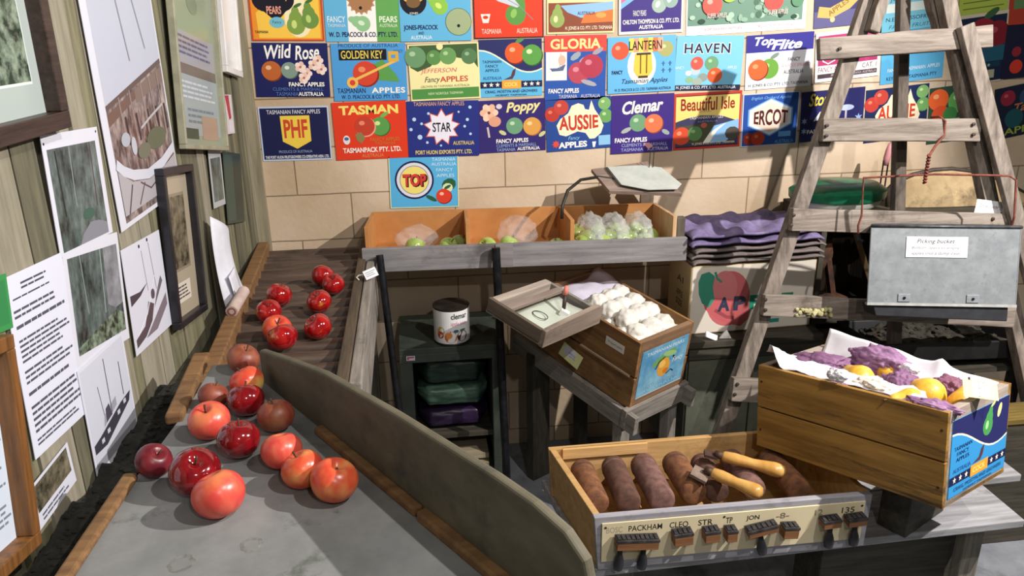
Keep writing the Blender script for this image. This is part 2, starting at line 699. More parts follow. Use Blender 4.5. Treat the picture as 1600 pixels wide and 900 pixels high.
p.text(.2, .98, .3, .12, 'Bay', '#a83c20', shear=.3).pear(.15, .25, .14, '#93a85c', '#d4dca0', -.05).text(.58, .36, .26, .06, 'AUSTRALIA', NAVY).text(.62, .09, .7, .08, 'H. JONES & CO. PTY. LTD. TASMANIA', '#f2e6cc', bold=.01)
D_()
p, D_ = wlabel((966, -36), (1068, -37), (968, 53), WHT, 'white edged purple fruit label with a slanting pink and blue ribbon and pale pears')
p.rect(.03, .05, .97, 1, '#40307c').poly([(.03, .45), (.03, .72), (.5, 1), (.72, 1)], '#7ab0e0').poly([(.03, .55), (.03, .62), (.56, 1), (.66, 1)], '#e0708c').pear(.62, .5, .14, '#9fb4a4', '#dce6dc', -.5).pear(.8, .58, .14, '#8fa89c', '#d4e0d8', -.35)
p.text(.32, .37, .2, .1, 'FANCY PEARS', WHT).text(.5, .22, .88, .08, 'CHILTON THOMPSON & CO. PTY. LTD.', WHT, bold=.02).text(.5, .12, .38, .07, 'AUSTRALIA', WHT, bold=.02)
D_()
p, D_ = wlabel((1072, -40), (1262, -44), (1073, 53), '#f0f0ee', 'widest white edged fruit label with red apples among grey green leaves')
p.rect(.01, .16, .97, 1, '#6d8f7c')
rd = random.Random(11)
for i in range(70):
    u = rd.uniform(.03, .95); v = rd.uniform(.2, .97)
    p.ell(u, v, rd.uniform(.04, .075), rd.uniform(.04, .07), rd.choice(['#8fae98', '#4c6e58', '#a9c4ae', '#2e4a3c', '#dfe6dc' if u < .2 else '#7a9a82']), 8)
p.apple(.21, .5, .19, '#d65a4e', '#f0a898').apple(.35, .66, .14, '#a8cc54', '#dcec9c').apple(.72, .52, .19, '#d85048', '#f0a090').apple(.92, .5, .12, '#5a8a68')
p.text(.25, .32, .16, .08, 'SUPER APPLES', '#f4d4cc').text(.76, .32, .16, .08, 'SUPER APPLES', '#f4d4cc').text(.3, .1, .34, .05, 'TASMANIAN APPLES', '#e0a8b0').text(.75, .1, .3, .05, 'PRODUCE OF AUSTRALIA', '#e0a8b0')
D_()
p, D_ = wlabel((1272, -45), (1376, -47), (1274, 41), '#3c3a68', 'dark blue fruit label with a cream star over a curling gold scroll')
p.rect(0, 0, 1, .3, '#5c5a84').star(.2, .98, .14, CRM).band([(.06, .3), (.25, .26), (.5, .4), (.75, .7), (.92, 1)], .2, '#c8a860').text(.36, .36, .34, .1, 'APPLES', '#8a6a34', rot=.55, bold=.02).ell(.28, .14, .05, .05, '#c8b888')
D_()
p, D_ = wlabel((1375, -40), (1474, -42), (1377, 47), '#6db2c8', 'pale teal fruit label with faint print behind the top of the ladder')
p.apple(.35, .92, .14, YEL).apple(.62, .92, .14, '#d8505c').text(.62, .6, .34, .14, 'APPLES', '#dfe8e4', bold=.02).text(.25, .58, .2, .12, 'JON', '#2a5a5c').rect(.1, .34, .85, .5, '#c8d2cc').text(.5, .22, .8, .07, 'N.E.S. TASSOFRUIT', NAVY).text(.5, .08, .7, .07, 'FANCY FRUITS', '#2a6a80', shear=.2)
D_()
p, D_ = wlabel((1462, -60), (1497, -61), (1462, 20), '#d8d4e2', 'narrow white and purple fruit label beside the top of the right ladder rail')
p.poly([(.3, .2), (.9, .3), (.8, .5)], '#4c3a84').rect(.1, .6, .9, .9, '#5a488c')
D_()
p, D_ = wlabel((1500, -60), (1577, -63), (1501, 21), '#a8b84c', 'lime green fruit label with thin dark lines, high at the right')
for i in range(7):
    p.rect(.08, .1 + i * .12, .92, .12 + i * .12, '#5c7030')
D_()
p, D_ = wlabel((1578, -50), (1690, -53), (1580, 33), '#a83a28', 'dark red and green fruit label at the top right edge')
p.rect(.06, .3, .94, 1, '#5c7a4c').apple(.5, .6, .2, '#b84a30')
D_()
# middle row
p, D_ = wlabel((394, 68), (512, 66), (400, 153), NAVY, 'navy fruit label with white script, two apples and pink blossom')
p.text(.34, .84, .36, .25, 'Wild', WHT, bold=.02, shear=.25, rot=.06).text(.72, .83, .33, .26, 'Rose', WHT, bold=.02, shear=.25, rot=.06)
p.apple(.23, .49, .19, '#b8622e', '#e8b48c', None, '#7a3820').apple(.47, .5, .16, '#7d9484', '#d8dcd8', None, '#4a5c54')
for u, v in ((.62, .56), (.7, .44), (.8, .6), (.9, .52), (.86, .68), (.66, .36)):
    for k in range(5):
        t = k * 1.2566
        p.ell(u + .042 * math.cos(t), v + .06 * math.sin(t), .05, .05, '#e6c0ae' if k % 2 else '#f0d8cc', 8)
    p.ell(u, v, .025, .025, '#b06a58', 8)
p.text(.69, .24, .48, .08, 'FANCY APPLES', WHT, bold=.03).text(.57, .15, .68, .06, 'CLEMENTS & MARSHALL', '#5878b4').text(.42, .06, .3, .07, 'TASMANIA', '#5878b4').text(.74, .06, .34, .075, 'AUSTRALIA', WHT, bold=.02)
D_()
p, D_ = wlabel((516, 68), (633, 67), (523, 158), '#4d98d2', 'mid blue fruit label with a gold key across a red apple')
p.text(.5, .96, .8, .06, 'PRODUCE OF AUSTRALIA', NAVY).rect(.1, .71, .74, .9, BLK).text(.41, .805, .56, .14, 'GOLDEN KEY', YEL, bold=.01).text(.9, .86, .12, .05, 'FANCY', NAVY)
p.poly([(.5, .6), (.68, .72), (.86, .45), (.9, .32), (.6, .36)], GRN).apple(.44, .48, .23, '#d0442c', '#e88a5c', None, '#8a2418').band([(.28, .36), (.9, .72)], .045, '#e8b85c').ell(.26, .32, .1, .1, '#e8b85c').ell(.26, .32, .05, .05, '#d0442c')
p.rect(.76, .68, .9, .86, '#d8a83c').rect(.8, .74, .86, .8, '#4d98d2').text(.24, .18, .38, .09, 'TASMANIAN', NAVY).text(.74, .18, .46, .1, 'APPLES', WHT, bold=.03, sp=1.1).text(.5, .07, .8, .07, 'W. D. PEACOCK & CO. PTY. LTD.', NAVY)
D_()
p, D_ = wlabel((636, 70), (747, 66), (643, 158), '#eee3a4', 'cream fruit label hung with dark green apples, green band at its foot')
p.poly([(.02, .98), (.98, .98), (.98, .55), (.9, .7), (.7, .74), (.5, .82), (.3, .6), (.12, .52), (.02, .6)], '#3f5c34')
p.apple(.1, .78, .2, '#6a9468', '#a4c498').apple(.36, .76, .14, '#5c8c4c', '#98bc84').apple(.56, .78, .16, '#6a9a58', '#a8cc90').apple(.86, .76, .15, '#567c50', '#94b088').ell(.45, .95, .06, .06, '#eee3a4')
p.text(.42, .52, .52, .1, 'JEFFERSON', '#d86a6c', shear=.25).text(.32, .36, .22, .13, 'Fancy', '#2a3a24', shear=.35).text(.63, .37, .4, .1, 'APPLES', '#c83c30', bold=.01).text(.5, .25, .7, .045, 'GROWN IN TASMANIA AUSTRALIA', '#98a878')
p.rect(.02, .03, .98, .21, '#4f8c44').text(.5, .12, .5, .045, 'NEW NORFOLK TASMANIA', '#dce8b4')
D_()
p, D_ = wlabel((747, 62), (846, 60), (751, 152), '#5fb4dc', 'blue fruit label with a white edged wave, two apples and a row of stars', )


def wave_label(p, pear=False):
    top = [(i / 12, .62 + .2 * math.cos(i / 12 * math.pi * 1.25)) for i in range(13)]
    p.poly([(0, 1)] + [(u, v) for u, v in top] + [(1, 1)], '#2a2c60').band(top, .025, '#e8ecd0')
    if pear:
        p.pear(.62, .72, .13, '#4c9a54', '#a8e098', -.25, '#d8e088')
        p.ell(.82, .86, .1, .05, '#e0e49c', 10, 1.2)
    else:
        p.apple(.57, .76, .19, '#dc5c2c', '#f4a878', '#5a8c4c', '#8a2c1c').apple(.84, .72, .19, '#5c9c48', '#d4ecb0', None, '#30602c')
    p.text(.2, .62, .3, .05, 'TASMANIAN', NAVY).text(.2, .545, .2, .05, 'FANCY', NAVY).text(.2, .47, .22, .05, 'APPLES', NAVY).text(.2, .335, .3, .055, 'AUSTRALIA', '#2c5a98')
    p.poly([(.38, .3), (.5, .36), (.53, .46), (.58, .5), (.56, .38), (.52, .31)], '#5a3a40').rect(0, .16, 1, .27, '#20244c')
    for u in (.08, .18, .28, .73, .83, .93):
        p.star(u, .215, .045, '#f0ecd8')
    p.rect(.35, .14, .66, .29, '#e8a23c').text(.5, .215, .22, .07, 'COCK', '#f4dc7c', bold=.02).text(.5, .09, .84, .055, 'CRAIG, MOSTYN AND GROWERS', NAVY).text(.5, .03, .5, .03, 'HOBART TASMANIA', NAVY)


wave_label(p)
D_()
p, D_ = wlabel((849, 54), (946, 56), (853, 155), '#2f56a6', 'blue fruit label with a red heading, a small white sailing picture and crimson apples')
p.rect(0, .75, 1, 1, '#d84a40').text(.5, .87, .82, .16, 'GLORIA', '#f0d890', bold=.03).rect(.02, .31, .36, .75, '#e8e4e2').poly([(.08, .5), (.2, .5), (.34, .56), (.3, .46), (.12, .45)], '#5a6a8c').band([(.24, .5), (.26, .73)], .01, '#c8a888').ell(.28, .62, .06, .08, '#d8b4a0')
p.apple(.55, .42, .18, '#b84858', '#d88894', '#b0a4a8').apple(.76, .52, .2, '#b03c50', '#d07c8c', '#a49aa0').ell(.5, .68, .1, .05, '#9aa4ac', 8, .6).ell(.72, .26, .14, .04, '#a8a4ac', 8, -.3)
p.text(.31, .145, .5, .075, 'FANCY APPLES', WHT, bold=.03).text(.38, .055, .3, .055, 'TASMANIA', '#d8d4e4').text(.75, .055, .32, .055, 'AUSTRALIA', '#d8d4e4')
D_()
p, D_ = wlabel((948, 57), (1055, 56), (951, 145), '#67b2de', 'light blue fruit label with a gold lantern between two apples')
p.ell(.5, .48, .27, .34, '#f2f0e4').apple(.18, .76, .17, '#d8583c', '#f0a080').apple(.85, .76, .15, '#a8a868', '#d0d09c')
for i, c in enumerate(('#f0d058', '#f0a080', '#f0d058', '#e89858', '#f0d058', '#e07c50', '#e8a888')):
    p.rect(.31 + i * .07, .72, .385 + i * .07, .97, c)
p.text(.55, .84, .48, .16, 'LANTERN', BLK, bold=.01).poly([(.4, .7), (.64, .7), (.66, .4), (.6, .28), (.44, .28), (.38, .4)], '#e8c44c').rect(.47, .34, .49, .68, '#7a5c20').rect(.56, .34, .58, .68, '#7a5c20').rect(.42, .67, .63, .71, '#4a3a20').rect(.45, .26, .59, .3, '#4a3a20')
p.text(.14, .38, .16, .07, 'FANCY', NAVY, bold=.02).text(.55, .2, .68, .11, 'Tasmanian Apples', NAVY, shear=.35).text(.52, .06, .84, .05, 'W. D. PEACOCK & CO. LTD. TASMANIA AUSTRALIA', NAVY)
for u, v in ((.82, .5), (.92, .5), (.82, .38), (.92, .38)):
    p.rect(u - .025, v, u + .025, v + .012, '#3c6a94').rect(u - .006, v - .04, u + .006, v + .04, '#3c6a94')
D_()
p, D_ = wlabel((1057, 54), (1162, 57), (1054, 140), '#7cc0e0', 'sky blue fruit label with big dark capitals over a cluster of apples')
p.text(.46, .77, .7, .2, 'HAVEN', WHT, bold=.05, sp=1.15).text(.46, .77, .68, .18, 'HAVEN', '#1c1c40', bold=.02, sp=1.15)
for u, v, r_, c in ((.3, .36, .1, '#b8c8cc'), (.42, .24, .1, '#8c9890'), (.22, .2, .08, '#8cb48c'), (.34, .16, .1, '#a0aca0'), (.2, .32, .06, '#dce4e4')):
    p.ell(u, v, r_, r_ * .8, c, 10)
p.apple(.32, .5, .13, '#d85a4c', '#f0a48c').apple(.54, .5, .14, '#6a9c74', '#a8cc9c').apple(.6, .28, .15, '#dc5c30', '#f09c70').text(.06, .42, .14, .05, 'FANCY', '#e8f4f8').text(.85, .42, .14, .05, 'APPLES', '#e8f4f8').rect(0, 0, 1, .1, '#23243c').text(.48, .05, .9, .07, 'H. JONES & CO. PTY. LTD. AUSTRALIA', '#dfe8f4', bold=.01)
D_()
p, D_ = wlabel((1165, 53), (1270, 52), (1166, 138), '#e8e6ec', 'white fruit label with a purple blue heading, an orange and a green apple')
p.rect(0, .68, 1, 1, '#34308a').text(.27, .86, .3, .2, 'Top', WHT, bold=.03, shear=.3).text(.6, .8, .46, .18, 'Flite', WHT, bold=.03, shear=.3)
p.apple(.35, .37, .2, '#6aa040', '#a8d078', '#7c8c80').apple(.18, .37, .2, '#dc6434', '#f09868', None, '#8c3420').text(.72, .52, .18, .07, 'FANCY', '#2a2a38', bold=.01).text(.75, .41, .44, .06, 'SLIGHTLY SPRAYED', '#e09aa4').text(.72, .29, .3, .075, 'AUSTRALIA', '#2a2a38').text(.5, .07, .9, .07, 'H. JONES & CO. PTY. LTD. TASMANIA', '#2a2a38')
D_()
p, D_ = wlabel((1273, 49), (1375, 44), (1275, 126), WHT, 'white bordered crimson fruit label with an apple outline')
p.rect(.04, .33, .96, .93, '#b03a6c').band([(.1, .6), (.12, .42), (.2, .36), (.3, .42), (.34, .6), (.28, .72), (.14, .72), (.1, .6)], .025, WHT).rect(.48, .4, .56, .68, WHT).text(.76, .58, .32, .06, 'TAS FRUIT', WHT).text(.28, .25, .46, .1, 'FANCY APPLES', '#6a2c50').text(.84, .25, .22, .1, 'CAT. 1', '#6a2c50').rect(.04, .07, .96, .16, '#4c3c44').text(.6, .115, .7, .05, 'PRODUCE OF TASMANIA AUSTRALIA', '#c8b8bc')
D_()
p, D_ = wlabel((1376, 48), (1475, 45), (1378, 128), '#58aad6', 'blue fruit label with an orange map shape between the ladder rails')
p.poly([(.44, .98), (.96, .98), (.84, .86), (.76, .82), (.72, .66), (.64, .58), (.5, .64), (.44, .8)], '#e0582c').ell(.2, .82, .1, .1, '#d8d89c').ell(.26, .76, .05, .1, '#e8ece0').ell(.22, .58, .06, .05, '#8a3c48').text(.82, .72, .06, .12, '1', NAVY).text(.84, .56, .12, .1, '15', NAVY)
p.text(.2, .26, .18, .07, 'FANCY', '#e8f0f4').text(.56, .26, .3, .07, 'TASMANIAN', '#e8f0f4').text(.84, .26, .2, .07, 'APPLES', '#e8f0f4').text(.5, .1, .8, .07, 'KEYS & CO. TASMANIA PTY', NAVY)
D_()
p, D_ = wlabel((1491, 22), (1571, 20), (1494, 131), '#c8c0a4', 'cream edged dark fruit label with deep red apples over a blue bay')
p.rect(.03, .02, .97, .95, '#1a2440').apple(.5, .68, .26, '#8c2430', '#b85058', '#3c5a3c').apple(.8, .68, .2, '#7c1c28', '#a84450').poly([(.03, .48), (.97, .52), (.97, .3), (.03, .3)], '#23566c').rect(.1, .22, .9, .29, '#16384c')
for u in (.2, .36, .52, .68):
    p.star(u, .25, .03, '#9cb8a8')
p.rect(.55, .06, .8, .18, '#a8a88c')
D_()
p, D_ = wlabel((1572, 36), (1680, 34), (1566, 120), '#1c1c34', 'dark fruit label with a blue diamond at the right edge of the middle row')
p.poly([(.45, .6), (.7, .8), (.95, .6), (.7, .4)], '#c8b45c').poly([(.5, .6), (.7, .76), (.9, .6), (.7, .44)], '#3868a0').apple(.2, .22, .14, '#c83828').apple(.42, .2, .15, '#b03024').apple(.18, .5, .1, '#8c2830')
D_()
# lower row
p, D_ = wlabel((403, 168), (513, 164), (411, 253), '#b9c6dc', 'pale edged navy fruit label with a yellow shield')
p.rect(.02, .03, .98, .97, '#1b1f48').text(.5, .9, .76, .075, 'TASMANIAN FANCY APPLES', '#e4e4ea').poly([(.3, .83), (.72, .83), (.72, .36), (.51, .22), (.31, .36)], '#ecc94c').text(.51, .59, .34, .34, 'PHF', '#c8472c', bold=.03)
p.text(.48, .17, .48, .05, 'PRODUCE OF AUSTRALIA', '#8fa2c8').text(.5, .07, .92, .055, 'THE PORT HUON FRUITGROWERS CO-OPERATIVE ASSN. LTD.', '#e0e2ea', bold=.02)
D_()
p, D_ = wlabel((518, 161), (634, 156), (526, 251), '#dc3c20', 'bright red fruit label with yellow capitals over a red and a green apple')
p.text(.49, .86, .8, .16, 'TASMAN', '#f0dc70', bold=.04).apple(.63, .57, .17, GRN, '#cce890', '#7cac54', '#38682c').apple(.42, .58, .18, '#c0402c', '#e88868', None, '#f0a088').poly([(.28, .44), (.36, .48), (.42, .38), (.36, .28), (.3, .34)], '#8c7c4c').ell(.16, .35, .06, .08, '#e4dcd8').ell(.16, .37, .04, .03, '#4c6498')
p.text(.68, .34, .4, .065, 'FANCY APPLES', '#c87c34').text(.68, .27, .28, .055, 'TASMANIA', '#c87c34').text(.5, .165, .8, .09, 'TASMANPACK PTY. LTD.', '#f6e8dc', bold=.03).text(.5, .065, .3, .06, 'AUSTRALIA', '#e49858')
D_()
p, D_ = wlabel((634, 158), (747, 157), (639, 245), '#26307c', 'blue fruit label with a white starburst edged in orange among small dots')
p.text(.45, .95, .7, .07, 'TASMANIAN FANCY APPLES', '#e0a878').star(.48, .53, .34, '#d8603c', 9, .66).star(.48, .53, .31, '#e8e4f0', 9, .66).text(.48, .53, .26, .17, 'STAR', BLK, bold=.02)
for u, v, r_ in ((.1, .68, .035), (.2, .6, .025), (.05, .5, .03), (.17, .36, .045), (.27, .26, .025), (.88, .88, .03), (.72, .8, .02), (.84, .66, .03), (.8, .54, .025), (.88, .4, .025), (.3, .78, .025), (.46, .2, .02)):
    p.ell(u, v, r_, r_, '#b8d4ec', 10)
p.text(.78, .24, .3, .07, 'AUSTRALIA', '#e0c878', bold=.01).text(.5, .08, .8, .075, 'PORT HUON EXPORTS PTY. LTD.', '#e8d078', bold=.02)
D_()
p, D_ = wlabel((745, 158), (851, 153), (749, 240), '#33286c', 'purple fruit label with cream script, a pink flower and two apples')
for k in range(6):
    t = k * 1.047
    p.ell(.17 + .07 * math.cos(t), .77 + .09 * math.sin(t), .09, .07, '#e8b494' if k % 2 else '#f0ccb0', 10, t)
p.ell(.17, .77, .03, .03, '#7a3c3c', 8).ell(.25, .6, .12, .1, '#dc9c80').ell(.32, .88, .06, .05, '#d8ccd0', 8).band([(.14, .5), (.16, .3)], .04, '#c8b8b4').text(.68, .84, .52, .24, 'Poppy', '#ecdc98', bold=.03, shear=.3, rot=.05)
p.apple(.54, .5, .17, '#6c9c78', '#b8d4ac').apple(.8, .48, .18, '#d89c4c', '#f0cc90', None, '#a8683c').ell(.95, .32, .08, .04, '#c8c890', 8, .6).ell(.36, .38, .08, .04, '#c8c890', 8, -.5)
p.text(.5, .22, .48, .08, 'FANCY APPLES', WHT, bold=.03).text(.56, .13, .6, .06, 'CLEMENTS & MARSHALL', '#98b0dc').text(.4, .05, .28, .06, 'TASMANIA', '#98b0dc').text(.74, .055, .34, .065, 'AUSTRALIA', WHT, bold=.02)
D_()


def map_label(p, bg, txt, sub=True):
    for u, v, r_, c, h_ in ((.1, .72, .15, '#b83c30', '#d87860'), (.24, .84, .15, '#c04438', '#e08c78'), (.9, .86, .13, '#7cac68', '#bcd8a0'), (.92, .62, .14, '#6ca05c', '#b4d494')):
        p.apple(u, v, r_, c, h_)
    p.poly([(.16, .5), (.22, .62), (.34, .72), (.4, .86), (.5, .9), (.58, .86), (.6, .78), (.66, .76), (.7, .94), (.75, .76), (.82, .62), (.88, .44), (.84, .3), (.74, .2), (.66, .2), (.6, .32), (.48, .36), (.3, .28), (.2, .32)], '#f2e6c4')
    p.text(.5, .53, .6, .24, txt, '#c23c28', bold=.03, arch=.25)
    if sub:
        p.text(.42, .23, .18, .09, 'Fancy', '#8cc4e8', shear=.3).text(.4, .11, .44, .12, 'APPLES', WHT, bold=.04).poly([(.7, .14), (.76, .14), (.74, .03), (.71, .03)], WHT).rect(.8, .06, .98, .25, '#8cc0e4').star(.14, .14, .08, '#d85044', 8, .6)


p, D_ = wlabel((850, 155), (953, 151), (856, 236), '#2a4890', 'blue fruit label with a cream map and red capitals, directly under the crimson apple label')
map_label(p, 0, 'AUSSIE')
D_()
p, D_ = wlabel((954, 148), (1052, 147), (956, 239), '#3f2a7c', 'plain purple fruit label with white script over a green and an orange apple')
p.text(.5, .8, .66, .22, 'Clemar', '#ece8dc', bold=.03, shear=.3, rot=.07).apple(.43, .52, .16, '#6f9c74', '#b4d4ac').apple(.68, .5, .17, '#d8744c', '#f0b490', None, '#984828').ell(.24, .4, .1, .04, '#a8b0a8', 8, .4).ell(.88, .34, .08, .04, '#98a49c', 8, -.5)
p.text(.32, .23, .52, .08, 'FANCY APPLES', WHT, bold=.03).text(.54, .14, .74, .055, 'CLEMENTS & MARSHALL', '#a8b4dc').text(.34, .06, .36, .055, 'TASMANIA', '#a8b4dc').text(.76, .06, .34, .055, 'AUSTRALIA', '#c8c4e4').poly([(.52, .16), (.62, .17), (.68, .1), (.6, .06)], '#e0a0a8')
D_()
p, D_ = wlabel((1052, 145), (1158, 143), (1053, 233), '#b83c34', 'red edged fruit label, yellow sky over dark hills and a white road')
p.rect(.03, .05, .97, .95, '#ecd078').text(.5, .8, .8, .21, 'Beautiful Isle', '#8c2420', bold=.02, arch=.15).text(.46, .665, .18, .03, 'BRAND', '#8c7c68').poly([(.03, .5), (.2, .56), (.4, .6), (.7, .58), (.97, .46), (.97, .05), (.03, .05)], '#3c3a58').text(.48, .56, .5, .05, 'TASMANIAN APPLES', '#e0d8d8').text(.5, .49, .3, .035, 'AUSTRALIA', '#8890b4')
p.poly([(.03, .42), (.6, .46), (.6, .1), (.03, .1)], '#4a4c3c').poly([(.45, .1), (.6, .4), (.97, .5), (.97, .3), (.78, .1)], '#86b4dc').poly([(.44, .1), (.54, .28), (.7, .4), (.78, .44), (.64, .3), (.54, .1)], '#f0ecdc').ell(.88, .25, .14, .12, '#4c4640', 10)
p.apple(.12, .25, .17, '#d04c30', '#e88c68').apple(.32, .28, .14, '#5c8850', '#98b884').ell(.45, .42, .06, .05, '#b85840', 8).text(.6, .09, .64, .05, 'H. JONES & CO. PTY. LTD. TASMANIA', '#e8dca8', bold=.01)
for q in ((.03, .04, .97, .055), (.03, .945, .97, .955)):
    p.rect(*q, '#3c1c20')
D_()
p, D_ = wlabel((1160, 146), (1249, 143), (1158, 229), '#c8c8d4', 'blue fruit label with a glowing white hexagon around dark capitals')
p.rect(.02, .02, .98, .98, '#244a98')
for k, c in ((1.0, '#6ca0dc'), (.93, '#e8eef8'), (.78, '#f0d4c0')):
    p.poly([(.5 + .46 * k * a, .54 + .36 * k * b) for a, b in ((-.86, .45), (0, 1), (.86, .45), (.86, -.4), (0, -1), (-.86, -.4))], c)
p.text(.51, .54, .6, .22, 'ERCOT', '#4c1c24', bold=.03, arch=.4).text(.5, .9, .7, .07, 'English Orchard Apples', '#7cb0e4', shear=.3).apple(.14, .15, .12, '#9c3424', '#c86848').apple(.3, .15, .14, '#c44428', '#e0805c').rect(.66, .16, .88, .26, '#68a8e4').text(.77, .07, .34, .07, 'AUSTRALIA', '#68a8e4', bold=.01)
D_()
p, D_ = wlabel((1251, 142), (1350, 138), (1251, 220), '#24245c', 'navy fruit label with yellow script behind the left ladder rail')
p.text(.32, .83, .4, .25, 'Stork', '#ecd44c', bold=.02, shear=.3).poly([(.2, .4), (.3, .58), (.46, .68), (.5, .6), (.36, .54), (.28, .42)], '#e8e8ec').ell(.72, .62, .16, .06, '#b4c0dc').rect(.7, .3, .73, .58, '#b8b0b8').poly([(.6, .2), (.84, .2), (.76, .32), (.68, .32)], '#c08878').text(.26, .2, .3, .08, 'FANCY', WHT, bold=.03).text(.28, .08, .2, .06, 'CLEMENTS', '#98a4d4').star(.06, .42, .07, '#9cb0dc', 6).star(.06, .22, .07, '#9cb0dc', 6).star(.92, .4, .09, '#9cb0dc', 6)
D_()
p, D_ = wlabel((1351, 138), (1449, 134), (1352, 220), '#1e2a54', 'dark blue fruit label with an orange cream map between the ladder rails')
map_label(p, 0, 'AUSSIE', False)
D_()
p, D_ = wlabel((1450, 134), (1542, 132), (1452, 220), '#2c4a38', 'fruit label of orange and green apples between the right ladder rails')
p.apple(.15, .78, .2, '#e0602c', '#f0a070').apple(.2, .5, .18, '#d04c28').apple(.5, .72, .22, '#5c9c50', '#a8d098').apple(.8, .72, .22, '#4c8c48', '#98c488').apple(.36, .5, .14, '#3c7c40').rect(.2, .2, .75, .42, '#8c948c').text(.48, .31, .5, .12, 'TASMAN', '#3c4a48').apple(.92, .4, .14, '#c84830')
D_()
p, D_ = wlabel((1549, 132), (1650, 130), (1560, 208), '#1a2034', 'dark fruit label with orange lettering at the right edge of the lower row')
p.apple(.2, .78, .16, '#8c2438', '#c04c5c').apple(.5, .74, .18, '#2c4460').apple(.8, .76, .18, '#2a5a4c').text(.6, .56, .6, .16, 'Tasman', '#b06848', bold=.02, shear=.3).apple(.3, .36, .2, '#1c4c54').apple(.66, .36, .2, '#244c44').text(.5, .12, .7, .14, 'APPLES', '#8c9c3c', bold=.02)
D_()
p, D_ = wlabel((607, 245), (716, 242), (610, 326), '#58aedc', 'single blue fruit label below the rows, round badge and a tomato red apple')
for k, c in ((.37, '#1c2050'), (.335, '#dcdce4'), (.28, '#8c88a0'), (.265, '#ecdc78')):
    p.ell(.36, .54, k, k, c, 32)
p.text(.375, .53, .36, .26, 'TOP', '#401818', bold=.07).text(.36, .54, .34, .24, 'TOP', '#d04038', bold=.04).text(.79, .93, .34, .06, 'TASMANIA', '#d4e8f4').text(.79, .84, .36, .06, 'AUSTRALIA', '#d4e8f4').text(.8, .73, .24, .06, 'FANCY', '#d4e8f4').text(.81, .62, .26, .06, 'APPLES', '#d4e8f4')
p.ell(.86, .44, .14, .12, '#2c5c3c', 10, .5).ell(.84, .38, .1, .09, '#d8e4b0', 10).ell(.6, .18, .12, .04, '#2c5c3c', 8, -.5).apple(.78, .22, .15, '#d8402c', '#f8b898', '#2c5c3c', '#8c2018')
for q in ((0, 0, 1, .015), (0, .985, 1, 1), (0, 0, .012, 1), (.988, 0, 1, 1)):
    p.rect(*q, '#e0e4a8')
D_()
# ------------------------------------------------------------------ things on the board wall
PAPER = '#d2d3de'
PG = 'papers and pictures on the board wall'
PH_DARK = M('photo_forest', '#1c2622', '#7d8c8a', rough=.3, scale=14, stretch=(1.6, 1, .8), lo=.38, hi=.72, stain='#35504c', stain_scale=9)
PH_TREE = M('photo_trees', '#1e2c20', '#8c9c88', rough=.3, scale=38, lo=.4, hi=.62, stain='#49624a', stain_scale=22)
PH_STREET = M('photo_street', '#4a3c3a', '#b0a09c', rough=.3, scale=26, stretch=(1.2, 1, .6), lo=.4, hi=.66, stain='#6c4a44', stain_scale=12)
PH_GREY = M('photo_grey', '#55575c', '#a9abb2', rough=.3, scale=9, lo=.35, hi=.7)
PH_BROWN = M('photo_sepia', '#2c281e', '#857c66', rough=.3, scale=30, lo=.38, hi=.66)
SKYP = '#b9bccb'


def onw(y, z, off=.004):
    return LP0 + LN * off + LU * ((y - WD) / LU.y) + Vector((0, 0, z))


def sheet(tl, tr, bl, base=PAPER, off=.002, thick=.0012):
    A, B, Cc = lw(*tl, off), lw(*tr, off), lw(*bl, off)
    m, w, h = frame_of(A, B, Cc)
    return Panel(w, h, base, thick, rough=.35), m


def put(p, m, name, label, cat):
    o = p.build(name)
    o.matrix_world = m
    return tag(o, label, cat, PG)


def bordered(mb, w, h, fw, d, m=0):
    """a mitred-looking picture frame of four rails"""
    mb.box((0, -d / 2, h / 2 - fw / 2), (w, d, fw), m=m).box((0, -d / 2, -h / 2 + fw / 2), (w, d, fw), m=m)
    mb.box((-w / 2 + fw / 2, -d / 2, 0), (fw, d, h - 2 * fw), m=m).box((w / 2 - fw / 2, -d / 2, 0), (fw, d, h - 2 * fw), m=m)
    return mb


def framed(name, label, tl, tr, bl, fw, d, fmat, art, off=.002):
    if isinstance(tl, list):
        m, w, h = frame_of(*tl)
    else:
        m, w, h = frame_of(lw(*tl, off + d), lw(*tr, off + d), lw(*bl, off + d))
        m.translation -= LN * d
    t = thing(name, label, 'picture', mat=m, group=PG)
    bordered(MB(), w, h, fw, d).build('picture_frame', fmat, t, bevel=.002)
    p = Panel(w - 2 * fw + .004, h - 2 * fw + .004, PAPER, .004, rough=.2)
    art(p)
    p.build('picture_print', t)
    return t


# large framed picture, top left
def art_big2(p):
    p.cols[0] = '#a8b2ae'
    p.rect(.05, .115, .945, .95, '#d4dcd8').rect(.055, .125, .94, .945, PH_TREE)


_br = lw(115, 195, .034)
framed('framed_picture', 'large dark framed picture of green trees, at the top left corner', [onw(.95, 2.12), onw(_br.y, 2.1), onw(.95, _br.z + .012)], None, None, .03, .03,
       wood('frame_dark', '#2a1c18', '#41302a', 'x', rough=.4), art_big2, .004)
# portrait forest photograph with white border
p, m = sheet((61, 212), (150, 198), (94, 402))
p.rect(.06, .02, .92, .88, PH_DARK).poly([(.36, .02), (.92, .02), (.92, .12), (.76, .17), (.6, .18), (.44, .1)], '#81828c').band([(.2, .3), (.18, .86)], .02, '#1c2422').band([(.4, .36), (.42, .87)], .014, '#8a958f').band([(.78, .3), (.8, .87)], .016, '#5a3a3e').ell(.6, .26, .12, .05, '#3c5c50')
p.ell(.03, .93, .012, .012, BLK, 8).ell(.96, .96, .012, .012, BLK, 8)
put(p, m, 'photograph_print', 'white bordered photo of dark forest, just under the large dark frame', 'photograph')
